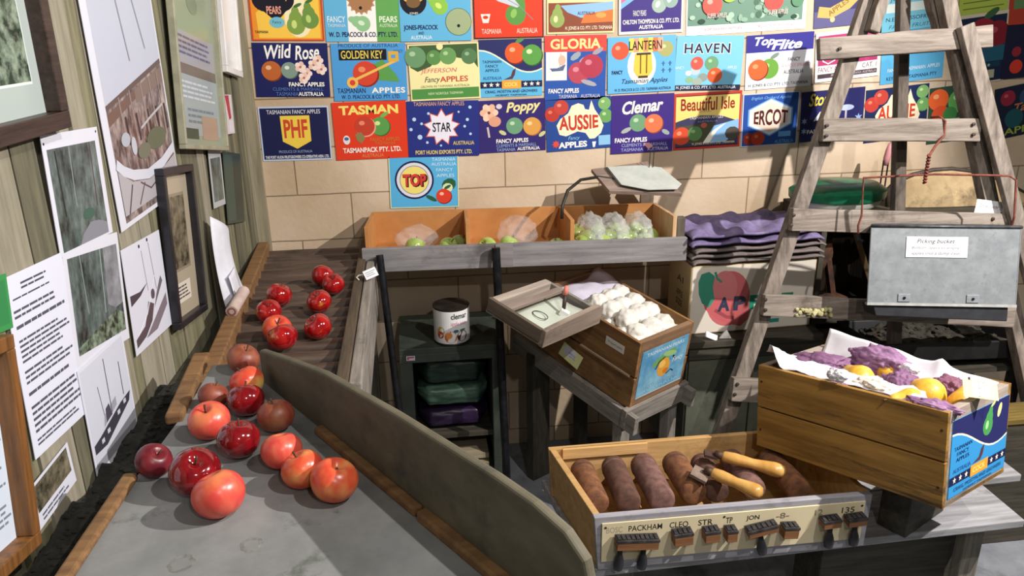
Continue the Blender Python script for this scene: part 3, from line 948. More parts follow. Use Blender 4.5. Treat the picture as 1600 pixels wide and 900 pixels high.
# tall street photograph
p, m = sheet((121, -30), (232, -40), (187, 374))
p.rect(.08, .02, .98, .99, PH_STREET).poly([(.08, .5), (.98, .64), (.98, .99), (.08, .99)], SKYP).band([(.08, .495), (.98, .635)], .022, '#63504c')
p.poly([(.08, .47), (.5, .54), (.5, .5), (.08, .42)], '#6e564e').poly([(.5, .54), (.98, .61), (.98, .54), (.5, .48)], '#7d6a62')
for u in (.26, .42, .6, .74, .88):
    p.band([(u + .02, .3), (u, .5 + u * .1)], .012, '#93807a').band([(u + .06, .32), (u + .05, .44)], .02, '#3c3030')
p.ell(.72, .3, .13, .05, '#5c6450').ell(.5, .27, .08, .035, '#6a6e5c').ell(.26, .35, .05, .03, '#a9adb8').ell(.36, .31, .03, .04, '#b4b8c2').band([(.5, .37), (.66, .4), (.9, .44)], .012, '#b2b0b4')
p.poly([(.08, .24), (.25, .17), (.5, .14), (.75, .155), (.98, .19), (.98, .05), (.08, .05)], '#aaa4aa').band([(.08, .27), (.16, .23), (.28, .195), (.5, .165), (.75, .18), (.98, .225)], .045, '#c9cad6')
p.band([(.14, .05), (.24, .16)], .012, '#4c4044').band([(.3, .06), (.42, .14)], .01, '#5c4c50').band([(.36, .15), (.5, .1), (.7, .13)], .008, '#5c4c50').band([(.5, .66), (.42, .99)], .006, '#8c8e98').band([(.76, .7), (.64, .99)], .006, '#8c8e98')
put(p, m, 'photograph_print', 'tallest photo on the board wall, street with brown roofs and a pale curved path', 'photograph')
# typed text sheet
p, m = sheet((6, 440), (97, 389), (52, 726), '#d6d8e6')
p.lines(.25, .9, .7, .95, 2, '#4a4c5c', words=2, seed=3).lines(.1, .86, .78, .88, 1, '#4a4c5c', words=4, seed=9)
for i, (a, b, n) in enumerate(((.76, .82, 2), (.7, .74, 1), (.52, .66, 5), (.4, .49, 3), (.33, .37, 1), (.12, .29, 5), (.05, .1, 2))):
    p.lines(.08, a, .94, b, n, '#50525f', words=8, seed=20 + i)
put(p, m, 'typed_notice', 'white typed text sheet with many lines, left of the dark forest photos', 'notice')
# second forest photo
p, m = sheet((95, 388), (182, 362), (120, 580))
p.rect(.06, .1, .95, .9, PH_DARK).poly([(.66, .4), (.8, .34), (.95, .36), (.95, .9), (.68, .9)], PH_GREY).poly([(.06, .1), (.95, .1), (.95, .26), (.8, .32), (.6, .28), (.4, .24), (.06, .16)], PH_TREE).band([(.6, .34), (.62, .9)], .02, '#8c989a').band([(.3, .4), (.26, .9)], .012, '#8c9890')
put(p, m, 'photograph_print', 'white bordered dark forest photo between the typed sheet and the pinned boat drawing', 'photograph')
# ship photo
p, m = sheet((121, 582), (190, 515), (152, 756), '#d3d4e0', .004)
p.rect(.03, .06, .97, .97, '#c6c8d4').rect(.03, .06, .97, .14, '#8c8c94')
p.poly([(.05, .22), (.3, .2), (.9, .36), (.95, .44), (.7, .42), (.2, .32), (.05, .3)], '#3c3a44').poly([(.3, .36), (.62, .44), (.62, .52), (.34, .46)], '#9a98a4').poly([(.36, .38), (.5, .4), (.46, .52), (.38, .5)], '#4c4854')
p.band([(.5, .42), (.5, .92)], .012, '#4c4a54').band([(.8, .46), (.8, .78)], .012, '#4c4a54').band([(.34, .46), (.3, .74)], .008, '#6c6a74')
for u, v in ((.2, .25), (.34, .28), (.6, .34), (.76, .38)):
    p.rect(u, v, u + .06, v + .04, '#c0c0cc')
put(p, m, 'photograph_print', 'photo of a steamer with masts, lowest white sheet right of the typed text', 'photograph')
# pinned boat drawing
p, m = sheet((187, 391), (247, 360), (213, 556), '#d0d0dc', .004)
p.band([(.5, .5), (.46, .9)], .01, '#5c5860').band([(.72, .46), (.66, .94)], .01, '#5c5860').poly([(.05, .46), (.3, .5), (.5, .58), (.3, .54), (.05, .56)], '#4a4048').poly([(.05, .06), (.3, .1), (.5, .2), (.6, .34), (.46, .4), (.4, .3), (.3, .2), (.05, .14)], '#574a50')
p.poly([(.3, .08), (.95, .36), (.95, .24), (.6, .08)], '#7c7078').poly([(.6, .3), (.9, .5), (.86, .56), (.7, .42)], '#6c646c').band([(.1, .16), (.4, .3), (.7, .6)], .016, '#e6e6ee').ell(.6, .44, .05, .05, '#5a4c54').ell(.42, .95, .018, .018, BLK, 8).ell(.64, .97, .018, .018, BLK, 8)
put(p, m, 'boat_drawing', 'white sheet with a drawing of a boat deck, held by two black pins', 'drawing')
# little landscape photo card
p, m = sheet((44, 765), (104, 692), (62, 828), '#cfd0dc', .0035)
p.rect(.06, .34, .94, .94, PH_BROWN).lines(.12, .06, .8, .26, 2, '#5a5a66', seed=5)
put(p, m, 'photograph_print', 'small landscape photo card with caption, below the typed text sheet', 'photograph')


# timber framed board, bottom left
def art_board(p):
    p.cols[0] = '#c9d4e2'
    for i in range(4):
        p.lines(.55, .1 + i * .2, .97, .22 + i * .2, 4, '#78828e', words=4, seed=40 + i)


framed('framed_notice', 'white notice in an orange brown timber frame, bottom left corner', (-140, 600), (26, 512), (-90, 1010), .022, .03,
       wood('frame_orange', '#5c3c1c', '#87582a', 'z', rough=.5), art_board, .012)['category'] = 'notice'
p, m = sheet((-30, 440), (9, 425), (-20, 530), '#3c8c4c', .003)
p.rect(.1, .1, .9, .9, '#34804a')
put(p, m, 'green_card', 'bright green card at the left edge beside the typed sheet', 'card')


# glazed document high up
def art_doc(p):
    p.cols[0] = '#8c9484'
    p.rect(.02, .6, .98, .98, '#8f9a84').rect(.05, .45, .95, .64, '#9c9aa0').rect(.05, .38, .95, .46, '#6a6058').rect(.04, .06, .96, .4, '#98a2a4')
    p.lines(.1, .5, .9, .62, 4, '#5c5a78', seed=61).lines(.1, .26, .9, .37, 4, '#c4c8cc', seed=62).lines(.2, .12, .9, .22, 3, '#707c84', seed=63).rect(.06, .04, .4, .1, '#3c5044').rect(.5, .04, .9, .18, '#a08c80')
    p.ell(.5, .82, .1, .06, '#7c8a74')


framed('framed_document', 'tall document in a thin grey frame, above the black framed photo', (278, -40), (342, -40), (285, 256), .012, .02,
       M('frame_grey', '#8c8a74', '#a3a08a', rough=.4, scale=20), art_doc, .01)


def art_black(p):
    p.cols[0] = '#a89c88'
    p.rect(.16, .32, .82, .86, '#8c806c').rect(.2, .34, .8, .84, PH_BROWN).rect(.22, .1, .72, .24, '#d4ccc0').lines(.26, .12, .68, .22, 4, '#4a443c', seed=70, words=3)


framed('framed_photograph', 'black framed brown photo with a caption below it', (258, 268), (304, 252), (281, 522), .018, .022,
       M('frame_black', '#17161a', '#25242a', rough=.35, scale=9), art_black, .004)


def art_white(p):
    p.cols[0] = '#d8d6d4'
    p.rect(.1, .1, .9, .9, '#e2e0de')


framed('framed_notice', 'narrow white framed panel high up, right of the tall grey framed document', (348, -40), (371, -42), (352, 120), .02, .02,
       M('frame_white', '#d4d2d0', '#e4e2e0', rough=.4, scale=9), art_white)['category'] = 'notice'
p, m = sheet((326, 238), (344, 228), (333, 330), '#b0b2b4', .002)
p.rect(.1, .1, .9, .85, PH_DARK)
put(p, m, 'photograph_print', 'small dark photo with white edge right of the black frame', 'photograph')
p, m = sheet((350, 245), (376, 234), (354, 358), '#2a3a34', .003)
p.rect(.06, .04, .5, .96, '#304840').rect(.55, .04, .95, .96, '#20302c')
put(p, m, 'dark_green_panel', 'dark green panel, nearest picture to the room corner', 'picture')
p, m = sheet((350, 150), (361, 146), (355, 212), '#cfc8cc', .006)
p.poly([(.1, .98), (.6, .98), (.7, .4), (.4, .36)], '#b0303c').rect(.3, .05, .9, .34, '#d8d4dc')
put(p, m, 'rosette_ribbon', 'small red and white ribbon beside the thin grey framed document', 'ribbon')

# curling sheet, second loose sheet and a roll of brown paper
A, B, Cc = lw(328, 336, .01), lw(362, 430, .01), lw(334, 480, .01)
cm, cw_, ch_ = frame_of(lw(326, 345, .012), lw(352, 335, .012), lw(330, 500, .012))


def curl(u, v):
    d = .008 + .05 * v ** 2 * (.4 + .6 * u)
    x = (u - .5) * .17 + .03 * v ** 2
    return (x, -d - .02 * math.sin(u * 3), (.5 - v) * ch_ - .05 * u * (1 - v) + .02 * v)


o = MB().grid(10, 14, curl, thick=.0008).build('curled_sheet', M('paper_white', '#cfcfd8', '#e0e0e8', rough=.6, scale=12), smooth=True)
o.matrix_world = cm
tag(o, 'loose white sheet curling off the wall beside the black framed photo', 'paper', PG)
sm, _, _ = frame_of(lw(340, 430, .05), lw(365, 418, .05), lw(372, 535, .05))


def drop(u, v):
    return ((u - .5) * .075, -.012 * math.sin(v * 2.4) - .004, (.5 - v) * .22)


o = MB().grid(4, 12, drop, thick=.0008).build('loose_sheet', M('paper_white', '#cfcfd8', '#e0e0e8'), smooth=True)
o.matrix_world = sm
tag(o, 'narrow white sheet hanging slanted under the paper roll', 'paper', PG)
a_, b_ = lw(362, 487, .085), lw(381, 455, .09)
mb = MB().tube([a_, a_ + (b_ - a_) * .5, b_], .017, 16)
mb.tube([a_ - (b_ - a_).normalized() * .0012, a_ + (b_ - a_).normalized() * .002], .0125, 16, m=1)
mb.tube([a_ - (b_ - a_).normalized() * .002, a_ + (b_ - a_).normalized() * .002], .007, 16, m=0)
o = mb.build('paper_roll', [M('roll_paper', '#b09890', '#c9b4aa', rough=.7, scale=20), M('roll_end', '#8a5a54')], smooth=True, auto=50)
tag(o, 'small roll of brownish paper fixed to the wall above the roller rack', 'paper roll')
# ------------------------------------------------------------------ sorting table, ledge and roller rack
GREYWOOD = wood('weathered_grey', '#6e675f', '#978f86', 'x', scale=4, stain='#4c463e', stain_scale=4)
GREYWOOD_Z = wood('weathered_grey_z', '#6e675f', '#978f86', 'z', scale=4, stain='#4c463e', stain_scale=4)
GREYWOOD_Y = wood('weathered_grey_y', '#6e675f', '#978f86', 'y', scale=4, stain='#4c463e', stain_scale=4)
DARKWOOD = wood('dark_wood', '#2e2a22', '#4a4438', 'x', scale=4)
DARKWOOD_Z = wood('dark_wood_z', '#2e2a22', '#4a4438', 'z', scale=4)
BROWNRAIL = wood('brown_rail', '#6a4a2c', '#8c6840', 'x', scale=4, stain='#4c3824')
ZT = 1.04
t = thing('sorting_table', 'grey topped sorting table with a slanting plank side, holding the big apples', 'table', (-.3, 1.2, 0))
TB = Vector((-.3, 1.2, 0))
top = [(-.535, .72), (.30, .58), (.093, .915), (-.325, 1.60), (-.385, 1.70), (-.47, 1.70), (-.475, 1.49), (-.505, 1.2)]
mb = MB().prism([(x - TB.x, y - TB.y, ZT) for x, y in top], (0, 0, -.025))
mb.build('tabletop', M('table_grey', '#6a6c6a', '#8d8d8c', rough=.7, scale=6, lo=.3, hi=.7, stain='#54574f', stain_scale=11, stain_lo=.6, stain_hi=.72, bump=.08), t, bevel=.002)
# plank side
bA, bD = Vector((-.345, 1.60, 0)), Vector((.5354, -.8446, 0))
nb = Vector((.8446, .5354, 0))
prof = [(0, 1.112), (.12, 1.136), (.3, 1.168), (.55, 1.187), (.8, 1.197), (.88, 1.196), (.94, 1.186), (.975, 1.163), (.985, 1.13), (.985, 1.0), (0, 1.0)]
mb = MB().prism([bA + bD * s + Vector((0, 0, z)) - TB for s, z in prof], nb * .018)
mb.build('side_plank', M('plank_greygreen', '#504b3b', '#6a6350', rough=.75, scale=9, stretch=(1, 1, 2), lo=.3, hi=.7, stain='#3c3c38', stain_scale=5, bump=.3), t, bevel=.006, seg=3)
mb = MB().beam(bA - nb * .009 + bD * .28 + Vector((0, 0, ZT + .008)) - TB, bA - nb * .009 + bD * .62 + Vector((0, 0, ZT + .008)) - TB, .018, .016, jit=.001)
mb.build('bead_strip', BROWNRAIL, t, bevel=.004)
mb = MB().beam(bA - nb * .009 + bD * .628 + Vector((0, 0, ZT + .009)) - TB, bA - nb * .009 + bD * 1.0 + Vector((0, 0, ZT + .009)) - TB, .02, .018, jit=.001)
mb.build('bead_strip', BROWNRAIL, t, bevel=.004)
mb = MB().beam(Vector((-.525, .8, ZT + .008)) - TB, Vector((-.503, 1.245, ZT + .008)) - TB, .024, .014, jit=.001)
mb.build('bead_strip', BROWNRAIL, t, bevel=.005)
mb = MB().beam(Vector((-.485, 1.44, ZT + .005)) - TB, Vector((-.5, 1.74, ZT + .005)) - TB, .034, .022, jit=.001)
mb.build('bead_strip', BROWNRAIL, t, bevel=.005)
for px_, py_, r_ in ((393, 851, .017), (283, 880, .019)):
    c_ = onz(px_, py_, ZT + .0002) - TB
    mb = MB()
    n_ = 26
    ring = []
    for i in range(n_):
        a = 2 * math.pi * i / n_
        k = 1 + .18 * noise.noise(Vector((math.cos(a) * 2, math.sin(a) * 2, px_)))
        for q in (1.0, .68 + .16 * noise.noise(Vector((math.cos(a) * 3, math.sin(a) * 3, py_)))):
            ring.append(c_ + Vector((math.cos(a), math.sin(a), 0)) * r_ * k * q)
    mb.add(ring, [(2 * i, 2 * ((i + 1) % n_), 2 * ((i + 1) % n_) + 1, 2 * i + 1) for i in range(n_)])
    mb.build('ring_stain', M('stain_dark', '#5c5c56', '#8a8a86', rough=.8, scale=50), t)
for x, y in ((-.48, .8), (.12, .78), (-.42, 1.6)):
    MB().span((x - .03 - TB.x, y - .03 - TB.y, 0), (x + .03 - TB.x, y + .03 - TB.y, ZT - .025)).build('leg', GREYWOOD_Z, t, bevel=.003)

# dark ledge and swept debris along the foot of the board wall
o = MB().prism([toW((-2.6, 0, .93)), toW((-1.0, 0, .93)), toW((-1.0, -.12, .93)), toW((-2.6, -.125, .93))], (0, 0, -.03)).build('wall_ledge', DARKWOOD, bevel=.003)
tag(o, 'dark narrow ledge along the foot of the board wall', 'ledge')
mb = MB()
rd = random.Random(5)


def litter(u, v):
    x = -2.25 + u * 1.05
    y = -.004 - v * .116
    h = .008 + .03 * (1 - v) * (.5 + noise.noise(Vector((x * 9, 1, 2)))) + .014 * noise.noise(Vector((x * 24, y * 24, 0))) + .007 * noise.noise(Vector((x * 70, y * 70, 5)))
    return toW((x, y, .93 + max(.001, h)))


mb.grid(150, 16, litter)
for i in range(420):
    p0 = Vector(litter(rd.random(), rd.uniform(.05, .95)))
    mb.ico(p0, rd.uniform(.003, .009), 1, lambda q: 1 + .45 * noise.noise(q * 2 + p0 * 50), sc=(1.3, 1, .6))
o = mb.build('leaf_litter', M('litter', '#121210', '#2a2a22', rough=.95, scale=40))
tag(o, 'dark dusty debris heaped along the wall behind the sorting table', 'debris', kind='stuff')

# roller rack
ROL_M = wood('roller_wood', '#3c2d23', '#604e42', 'x', scale=4, stain='#2e241c', rough=.55)
ZR = .95
RX0, RX1, RY0, RY1 = -.535, -.205, 1.76, 2.9
t = thing('roller_rack', 'dark wooden roller rack carrying the smaller glossy apples', 'rack', (-.37, 2.3, 0))
O = Vector((-.37, 2.3, 0))
nr = 15
for i in range(nr):
    y = 1.79 + i * (2.88 - 1.79) / (nr - 1)
    r = .0275
    mb = MB().tube([Vector((RX0 - .0, y, ZR - r)) - O, Vector((RX0 + .12, y, ZR - r)) - O, Vector((RX1 - .12, y, ZR - r)) - O, Vector((RX1, y, ZR - r)) - O], [r, r * 1.02, r * .99, r], 14)
    mb.build('roller', ROL_M, t, smooth=True, auto=40)
MB().beam(Vector((-.505, 1.74, ZR - .01)) - O, Vector((-.557, 2.9, ZR - .01)) - O, .04, .08, jit=.002).build('side_rail', BROWNRAIL, t, bevel=.004)
MB().beam(Vector((RX1 + .014, 1.7, ZR - .02)) - O, Vector((RX1 + .014, 2.9, ZR - .02)) - O, .028, .09, jit=.002).build('side_rail', wood('rail_brown_dark', '#3c3226', '#5a4c3a', 'y', scale=4), t, bevel=.004)
MB().beam(Vector((RX1 + .044, 1.7, ZR - .07)) - O, Vector((RX1 + .044, 2.72, ZR - .07)) - O, .028, .18, jit=.002).build('side_plank', GREYWOOD_Y, t, bevel=.004)
for y in (1.8, 2.8):
    for x in (-.53, RX1 + .014):
        MB().span(Vector((x - .02, y - .02, 0)) - O, Vector((x + .02, y + .02, ZR - .06)) - O).build('leg', DARKWOOD_Z, t)
o = thing('string_tag', 'small white string tag tied to the right rail of the roller rack', 'tag', (RX1 + .03, 2.42, ZR + .035))
p = Panel(.042, .03, '#e4e2e4')
p.lines(.1, .2, .9, .8, 3, '#90909a')
q = p.build('tag_card', o)
q.rotation_euler = (R_(-35), R_(-15), R_(20))
q.location = (.025, 0, .012)
MB().tube([(-.012, 0, -.008), (-.02, .004, .0), (-.012, .006, .006), (.004, 0, .01)], .0022, 6).build('tie_string', M('string_white', '#d8d4cc'), o)

# ------------------------------------------------------------------ apples
def apple_material(name, base, streak, patch, rough, patch_lo, patch_hi, seed, coat=.0):
    m = bpy.data.materials.new(name)
    m.use_nodes = True
    nt = m.node_tree
    L = nt.links.new
    b = nt.nodes['Principled BSDF']
    b.inputs['Roughness'].default_value = rough
    b.inputs['Coat Weight'].default_value = coat
    b.inputs['Coat Roughness'].default_value = .06
    tc = nt.nodes.new('ShaderNodeTexCoord')
    mp = nt.nodes.new('ShaderNodeMapping')
    mp.inputs['Location'].default_value = (seed, seed * 2.3, 0)
    mp.inputs['Scale'].default_value = (55, 55, 9)
    n1 = nt.nodes.new('ShaderNodeTexNoise'); n1.inputs['Scale'].default_value = 1; n1.inputs['Detail'].default_value = 5
    r1 = nt.nodes.new('ShaderNodeValToRGB')
    r1.color_ramp.elements[0].position = .4; r1.color_ramp.elements[0].color = hx(base)
    r1.color_ramp.elements[1].position = .68; r1.color_ramp.elements[1].color = hx(streak)
    m2 = nt.nodes.new('ShaderNodeMapping'); m2.inputs['Location'].default_value = (seed * 3.1, seed, seed * 1.7); m2.inputs['Scale'].default_value = (17, 17, 17)
    n2 = nt.nodes.new('ShaderNodeTexNoise'); n2.inputs['Scale'].default_value = 1; n2.inputs['Detail'].default_value = 3
    r2 = nt.nodes.new('ShaderNodeValToRGB')
    r2.color_ramp.elements[0].position = patch_lo; r2.color_ramp.elements[0].color = (0, 0, 0, 1)
    r2.color_ramp.elements[1].position = patch_hi; r2.color_ramp.elements[1].color = (1, 1, 1, 1)
    mx = nt.nodes.new('ShaderNodeMix'); mx.data_type = 'RGBA'
    L(tc.outputs['Object'], mp.inputs[0]); L(mp.outputs[0], n1.inputs['Vector']); L(n1.outputs['Fac'], r1.inputs['Fac'])
    L(tc.outputs['Object'], m2.inputs[0]); L(m2.outputs[0], n2.inputs['Vector']); L(n2.outputs['Fac'], r2.inputs['Fac'])
    L(r2.outputs['Color'], mx.inputs[0]); L(r1.outputs['Color'], mx.inputs[6]); mx.inputs[7].default_value = hx(patch)
    L(mx.outputs[2], b.inputs['Base Color'])
    return m


AM = {
    'gloss': apple_material('apple_dark_gloss', '#6a0a12', '#8e141a', '#a02a1c', .12, .62, .8, 1.3, .6),
    'deep': apple_material('apple_maroon', '#5c1420', '#7a2028', '#8a2c28', .35, .6, .8, 2.1),
    'pink': apple_material('apple_pink', '#d2463e', '#dc6a50', '#e08a50', .32, .55, .8, 3.7),
    'orange': apple_material('apple_orange', '#cc4430', '#d8623c', '#d89a58', .3, .5, .72, 4.9),
    'blush': apple_material('apple_blush', '#cc3a32', '#d2603a', '#e0b060', .28, .5, .66, 6.2),
    'brown': apple_material('apple_brown', '#7a3424', '#94503a', '#9c6a44', .45, .5, .75, 7.7),
    'red': apple_material('apple_red', '#8c0c12', '#b01c18', '#d8963c', .1, .63, .74, 8.4, .7),
    'green': apple_material('apple_green', '#8ea648', '#a4ba60', '#b4c47c', .2, .5, .75, 9.1, .4),
}
STEM = M('apple_stem', '#3c2a1c', '#5c4430', rough=.8, scale=40)


def apple_prof(r):
    pr = []
    n = 22
    for i in range(n + 1):
        th = math.pi * i / n
        z = -math.cos(th)
        q = math.sin(th)
        rad = q * (1 + .06 * z)
        zz = z * .9
        zz -= .34 * math.exp(-(rad / .26) ** 2) if z > 0 else 0
        zz += .22 * math.exp(-(rad / .22) ** 2) if z < 0 else 0
        pr.append((max(rad * r, r * .004), zz * r))
    return pr


def make_apple(kind, label, loc, r, tilt=(0, 0, 0), group=None, stem=True):
    t = thing('apple', label, 'apple', loc, tilt, group)
    MB().lathe(apple_prof(r), 28, lobes=lambda a, q: 1 + .018 * math.cos(5 * a) * (1 - q)).build('fruit_body', AM[kind], t, smooth=True)
    if stem:
        MB().tube([(0, 0, r * .5), (r * .03, 0, r * .75), (r * .1, r * .03, r * 1.02)], [r * .045, r * .04, r * .06], 6).build('stem', STEM, t, smooth=True)
    else:
        MB().ico((0, 0, r * .57), r * .12, 1, lambda q: 1 + .4 * noise.noise(q * 3), sc=(1, 1, .5)).build('calyx', STEM, t)
    return t


G1 = 'big apples on the sorting table'
# pixel of the contact on the table, width in pixels, kind, tilt in degrees, label
for px, py, d, kind, tilt, stem, lab in (
        (240, 746, 56, 'deep', (20, 30, 10), True, 'dull maroon apple nearest the board wall, leftmost on the sorting table'),
        (305, 774, 78, 'gloss', (28, -8, 40), True, 'glossy dark red apple touching the front orange red apple'),
        (342, 810, 82, 'pink', (-25, 10, 70), False, 'orange red apple nearest the viewer on the sorting table'),
        (327, 687, 64, 'pink', (15, -10, 10), True, 'pinkish red apple alone to the left of the darkest glossy one'),
        (373, 717, 66, 'gloss', (10, 5, 120), True, 'glossy dark red apple in the middle of the sorting table group'),
        (384, 652, 58, 'gloss', (-20, 10, 30), True, 'very dark red apple behind the middle glossy one'),
        (386, 622, 54, 'blush', (20, 20, 200), True, 'red apple with a pale yellow patch, behind the very dark one'),
        (380, 584, 50, 'brown', (25, 0, 80), True, 'brownish red apple farthest back on the sorting table, by the rollers'),
        (333, 640, 46, 'brown', (-10, 20, 20), True, 'half hidden brown apple on the rail behind the pinkish one'),
        (431, 676, 57, 'brown', (5, 12, 150), True, 'dull brown apple resting by the plank side'),
        (440, 734, 64, 'pink', (18, -10, 220), False, 'pinkish apple, topmost of the three along the plank'),
        (473, 764, 66, 'orange', (22, -5, 260), True, 'streaky orange apple, middle of the three along the plank'),
        (522, 785, 75, 'orange', (-12, 12, 300), False, 'large orange red apple, lowest of the three along the plank')):
    c = onz(px, py, ZT)
    dist = (c - CAM).dot(FW)
    r = d / 2 * dist / FPX
    ry = ray(px, py - d * .46)
    c = CAM + ry * ((ZT + r * .88 - CAM_H) / ry.z)
    make_apple(kind, lab, c, r, tuple(R_(a) for a in tilt), G1, stem)
G2 = 'glossy apples on the roller rack'
for px, py, d, kind, tilt, stem, lab in (
        (505, 449, 37, 'red', (-30, 30, 0), True, 'glossy red apple farthest back on the roller rack'),
        (521, 461, 35, 'red', (10, -20, 50), True, 'glossy red apple touching the farthest one, near the right rail'),
        (436, 480, 40, 'red', (20, 10, 90), True, 'glossy red apple farthest back in the left row on the rollers'),
        (420, 506, 40, 'red', (-15, -20, 130), True, 'second glossy red apple in the left row on the rollers'),
        (433, 536, 46, 'blush', (25, 10, 10), True, 'paler red apple behind the nearest one in the left row on the rollers'),
        (441, 550, 48, 'red', (15, 15, 170), True, 'nearest glossy red apple of the left row on the rollers'),
        (499, 490, 39, 'red', (-5, 25, 210), True, 'glossy red apple, middle one of the right row on the rollers'),
        (497, 532, 44, 'red', (25, -25, 330), True, 'nearest glossy red apple of the right row on the rollers')):
    c = onz(px, py, ZR)
    dist = (c - CAM).dot(FW)
    r = d / 2 * dist / FPX
    ry = ray(px, py - d * .48)
    c = CAM + ry * ((ZR + r * .8 - CAM_H) / ry.z)
    make_apple(kind, lab, c, r, tuple(R_(a) for a in tilt), G2, stem)
# ------------------------------------------------------------------ wall bins
BIN_IN = M('hardboard_tan', '#b0743c', '#c48a50', rough=.6, scale=6, stain='#8c5a30', stain_scale=3, stain_lo=.6, stain_hi=.8)
BIN_EDGE = wood('bin_edge', '#c09468', '#d8b48c', 'z', scale=4)
byaw = R_(-2.6)
BL = Vector((-.177, 2.65, 0))
t = thing('wall_bin', 'long tan wooden bin with three compartments and a grey front board, on the block wall', 'bin', (BL.x, BL.y, .93), (0, 0, byaw))
LEN, DEP = 1.085, .335
MB().span((0, .02, 0), (LEN, DEP - .02, .012)).build('bin_floor', BIN_IN, t)
MB().span((0, DEP - .03, 0), (LEN, DEP - .018, .128)).build('back_panel', BIN_IN, t)
for i, x in enumerate((0, .345, .708, LEN - .014)):
    hb, hf = .128, .152 if i else .15
    if i == 2:
        hf = .15
    MB().prism([(x, .022, 0), (x, DEP - .03, 0), (x, DEP - .03, hb), (x, .022, hf)], (.014, 0, 0)).build('divider' if 0 < i < 3 else 'end_panel', BIN_IN if i < 3 else BIN_EDGE, t, bevel=.001)
MB().span((-.012, 0, -.006), (LEN + .035, .02, .078)).build('front_board', wood('bin_front', '#6e6a6c', '#94908f', 'x', scale=3, stain='#5a5452', stain_scale=4), t, bevel=.002)
MB().span((.445, -.0035, -.004), (.505, 0, .079)).build('repair_batten', wood('bin_batten', '#7a7270', '#8f8888', 'x', scale=4), t)
MB().span((LEN, .02, .02), (LEN + .03, .05, .145)).build('corner_post', wood('bin_post', '#4c4438', '#6a6050', 'z'), t, bevel=.002)
BM = Matrix.Rotation(byaw, 4, 'Z'); BM.translation = Vector((BL.x, BL.y, .93))


def inb(x, y, z):
    return BM @ Vector((x, y, z))


GA = 'green apples in the wall bin'
g0 = make_apple('green', 'green apple lying loose in the left bin compartment', inb(.285, .1, .046), .036, (.3, .4, 0), GA)


def green(x, y, z, lab, r=.036, rot=None):
    return dup(g0, inb(x, y, z), rot or (random.uniform(-.7, .7), random.uniform(-.7, .7), random.uniform(0, 6)), lab, r / .036)


dup(g0, inb(.325, .13, .046), (.5, -.3, 2), 'green apple against the first bin divider')
BAG = bpy.data.materials.new('clear_film')
BAG.use_nodes = True
_b = BAG.node_tree.nodes['Principled BSDF']
_b.inputs['Base Color'].default_value = (.95, .97, .95, 1)
_b.inputs['Roughness'].default_value = .12
_b.inputs['Alpha'].default_value = .3
_b.inputs['Specular IOR Level'].default_value = .9
_nz = BAG.node_tree.nodes.new('ShaderNodeTexNoise'); _nz.inputs['Scale'].default_value = 38
_bp = BAG.node_tree.nodes.new('ShaderNodeBump'); _bp.inputs['Strength'].default_value = .6; _bp.inputs['Distance'].default_value = .01
BAG.node_tree.links.new(_nz.outputs['Fac'], _bp.inputs['Height'])
BAG.node_tree.links.new(_bp.outputs[0], _b.inputs['Normal'])

BAG2 = BAG.copy()
BAG2.name = 'thin_film'
BAG2.node_tree.nodes['Principled BSDF'].inputs['Alpha'].default_value = .16
BAG.node_tree.nodes['Principled BSDF'].inputs['Alpha'].default_value = .34


def film(name, label, c, r, sc, seed, group='clear plastic bags in the wall bin'):
    k2 = .09 if sc[0] < .8 else .05
    def f(p):
        return 1 + .16 * noise.noise(p * 2.3 + Vector((seed, 0, 0))) + 2 * k2 * noise.noise(p * 5 + Vector((0, seed, 0)))
    o = MB().ico((0, 0, 0), r, 4, f, sc=sc).build(name, BAG if sc[0] < .8 else BAG2, smooth=True)
    o.location = c
    return tag(o, label, 'plastic bag', group)


green(.165, .12, .046, 'green apple inside the clear bag in the left compartment')
green(.42, .08, .046, 'green apple just right of the first bin divider')
green(.5, .1, .046, 'green apple under the clear bag in the middle compartment')
green(.668, .08, .042, 'green apple in front of the second bin divider', .03)
film('plastic_bag', 'crumpled clear bag in the left bin compartment', inb(.17, .16, .062), .062, (1.2, .9, .8), 1.0)
film('plastic_bag', 'crumpled clear bag in the middle bin compartment', inb(.535, .16, .07), .066, (1.1, .9, .95), 5.0)
GB = 'bagged green apples in the right bin compartment'
k = 0
for row, (y, z) in enumerate(((.06, .048), (.125, .05), (.19, .055))):
    for c in range(4 if row != 3 else 4):
        x = .755 + c * .076 + (.03 if row % 2 else 0)
        if x > 1.03:
            continue
        dup(g0, inb(x, y, z), (random.uniform(-.8, .8), random.uniform(-.8, .8), random.uniform(0, 6)), 'green apple in the clear bags heaped in the right bin compartment')['group'] = GB
for x, s in ((.8, 2.0), (.885, 3.0), (.97, 4.0)):
    film('plastic_bag', ('left clear bag of green apples in the right compartment' if x < .85 else 'middle clear bag of green apples in the right compartment' if x < .95 else 'right clear bag of green apples, by the bin end post'), inb(x, .13, .075), .086, (.6, 1.2, .72), s)

# wrapping paper rest over the right compartment
t = thing('wrapping_paper_rest', 'slanted wooden rest with a stack of grey tissue papers, above the right bin compartment', 'paper rest', (.83, 2.72, 1.2))
Pn = Vector((0, -.42, 1)).normalized()
pl0 = Vector((.83, 2.72, 1.17))


def onrest(px, py, d=0):
    return onplane(px, py, pl0 + Pn * d, Pn)


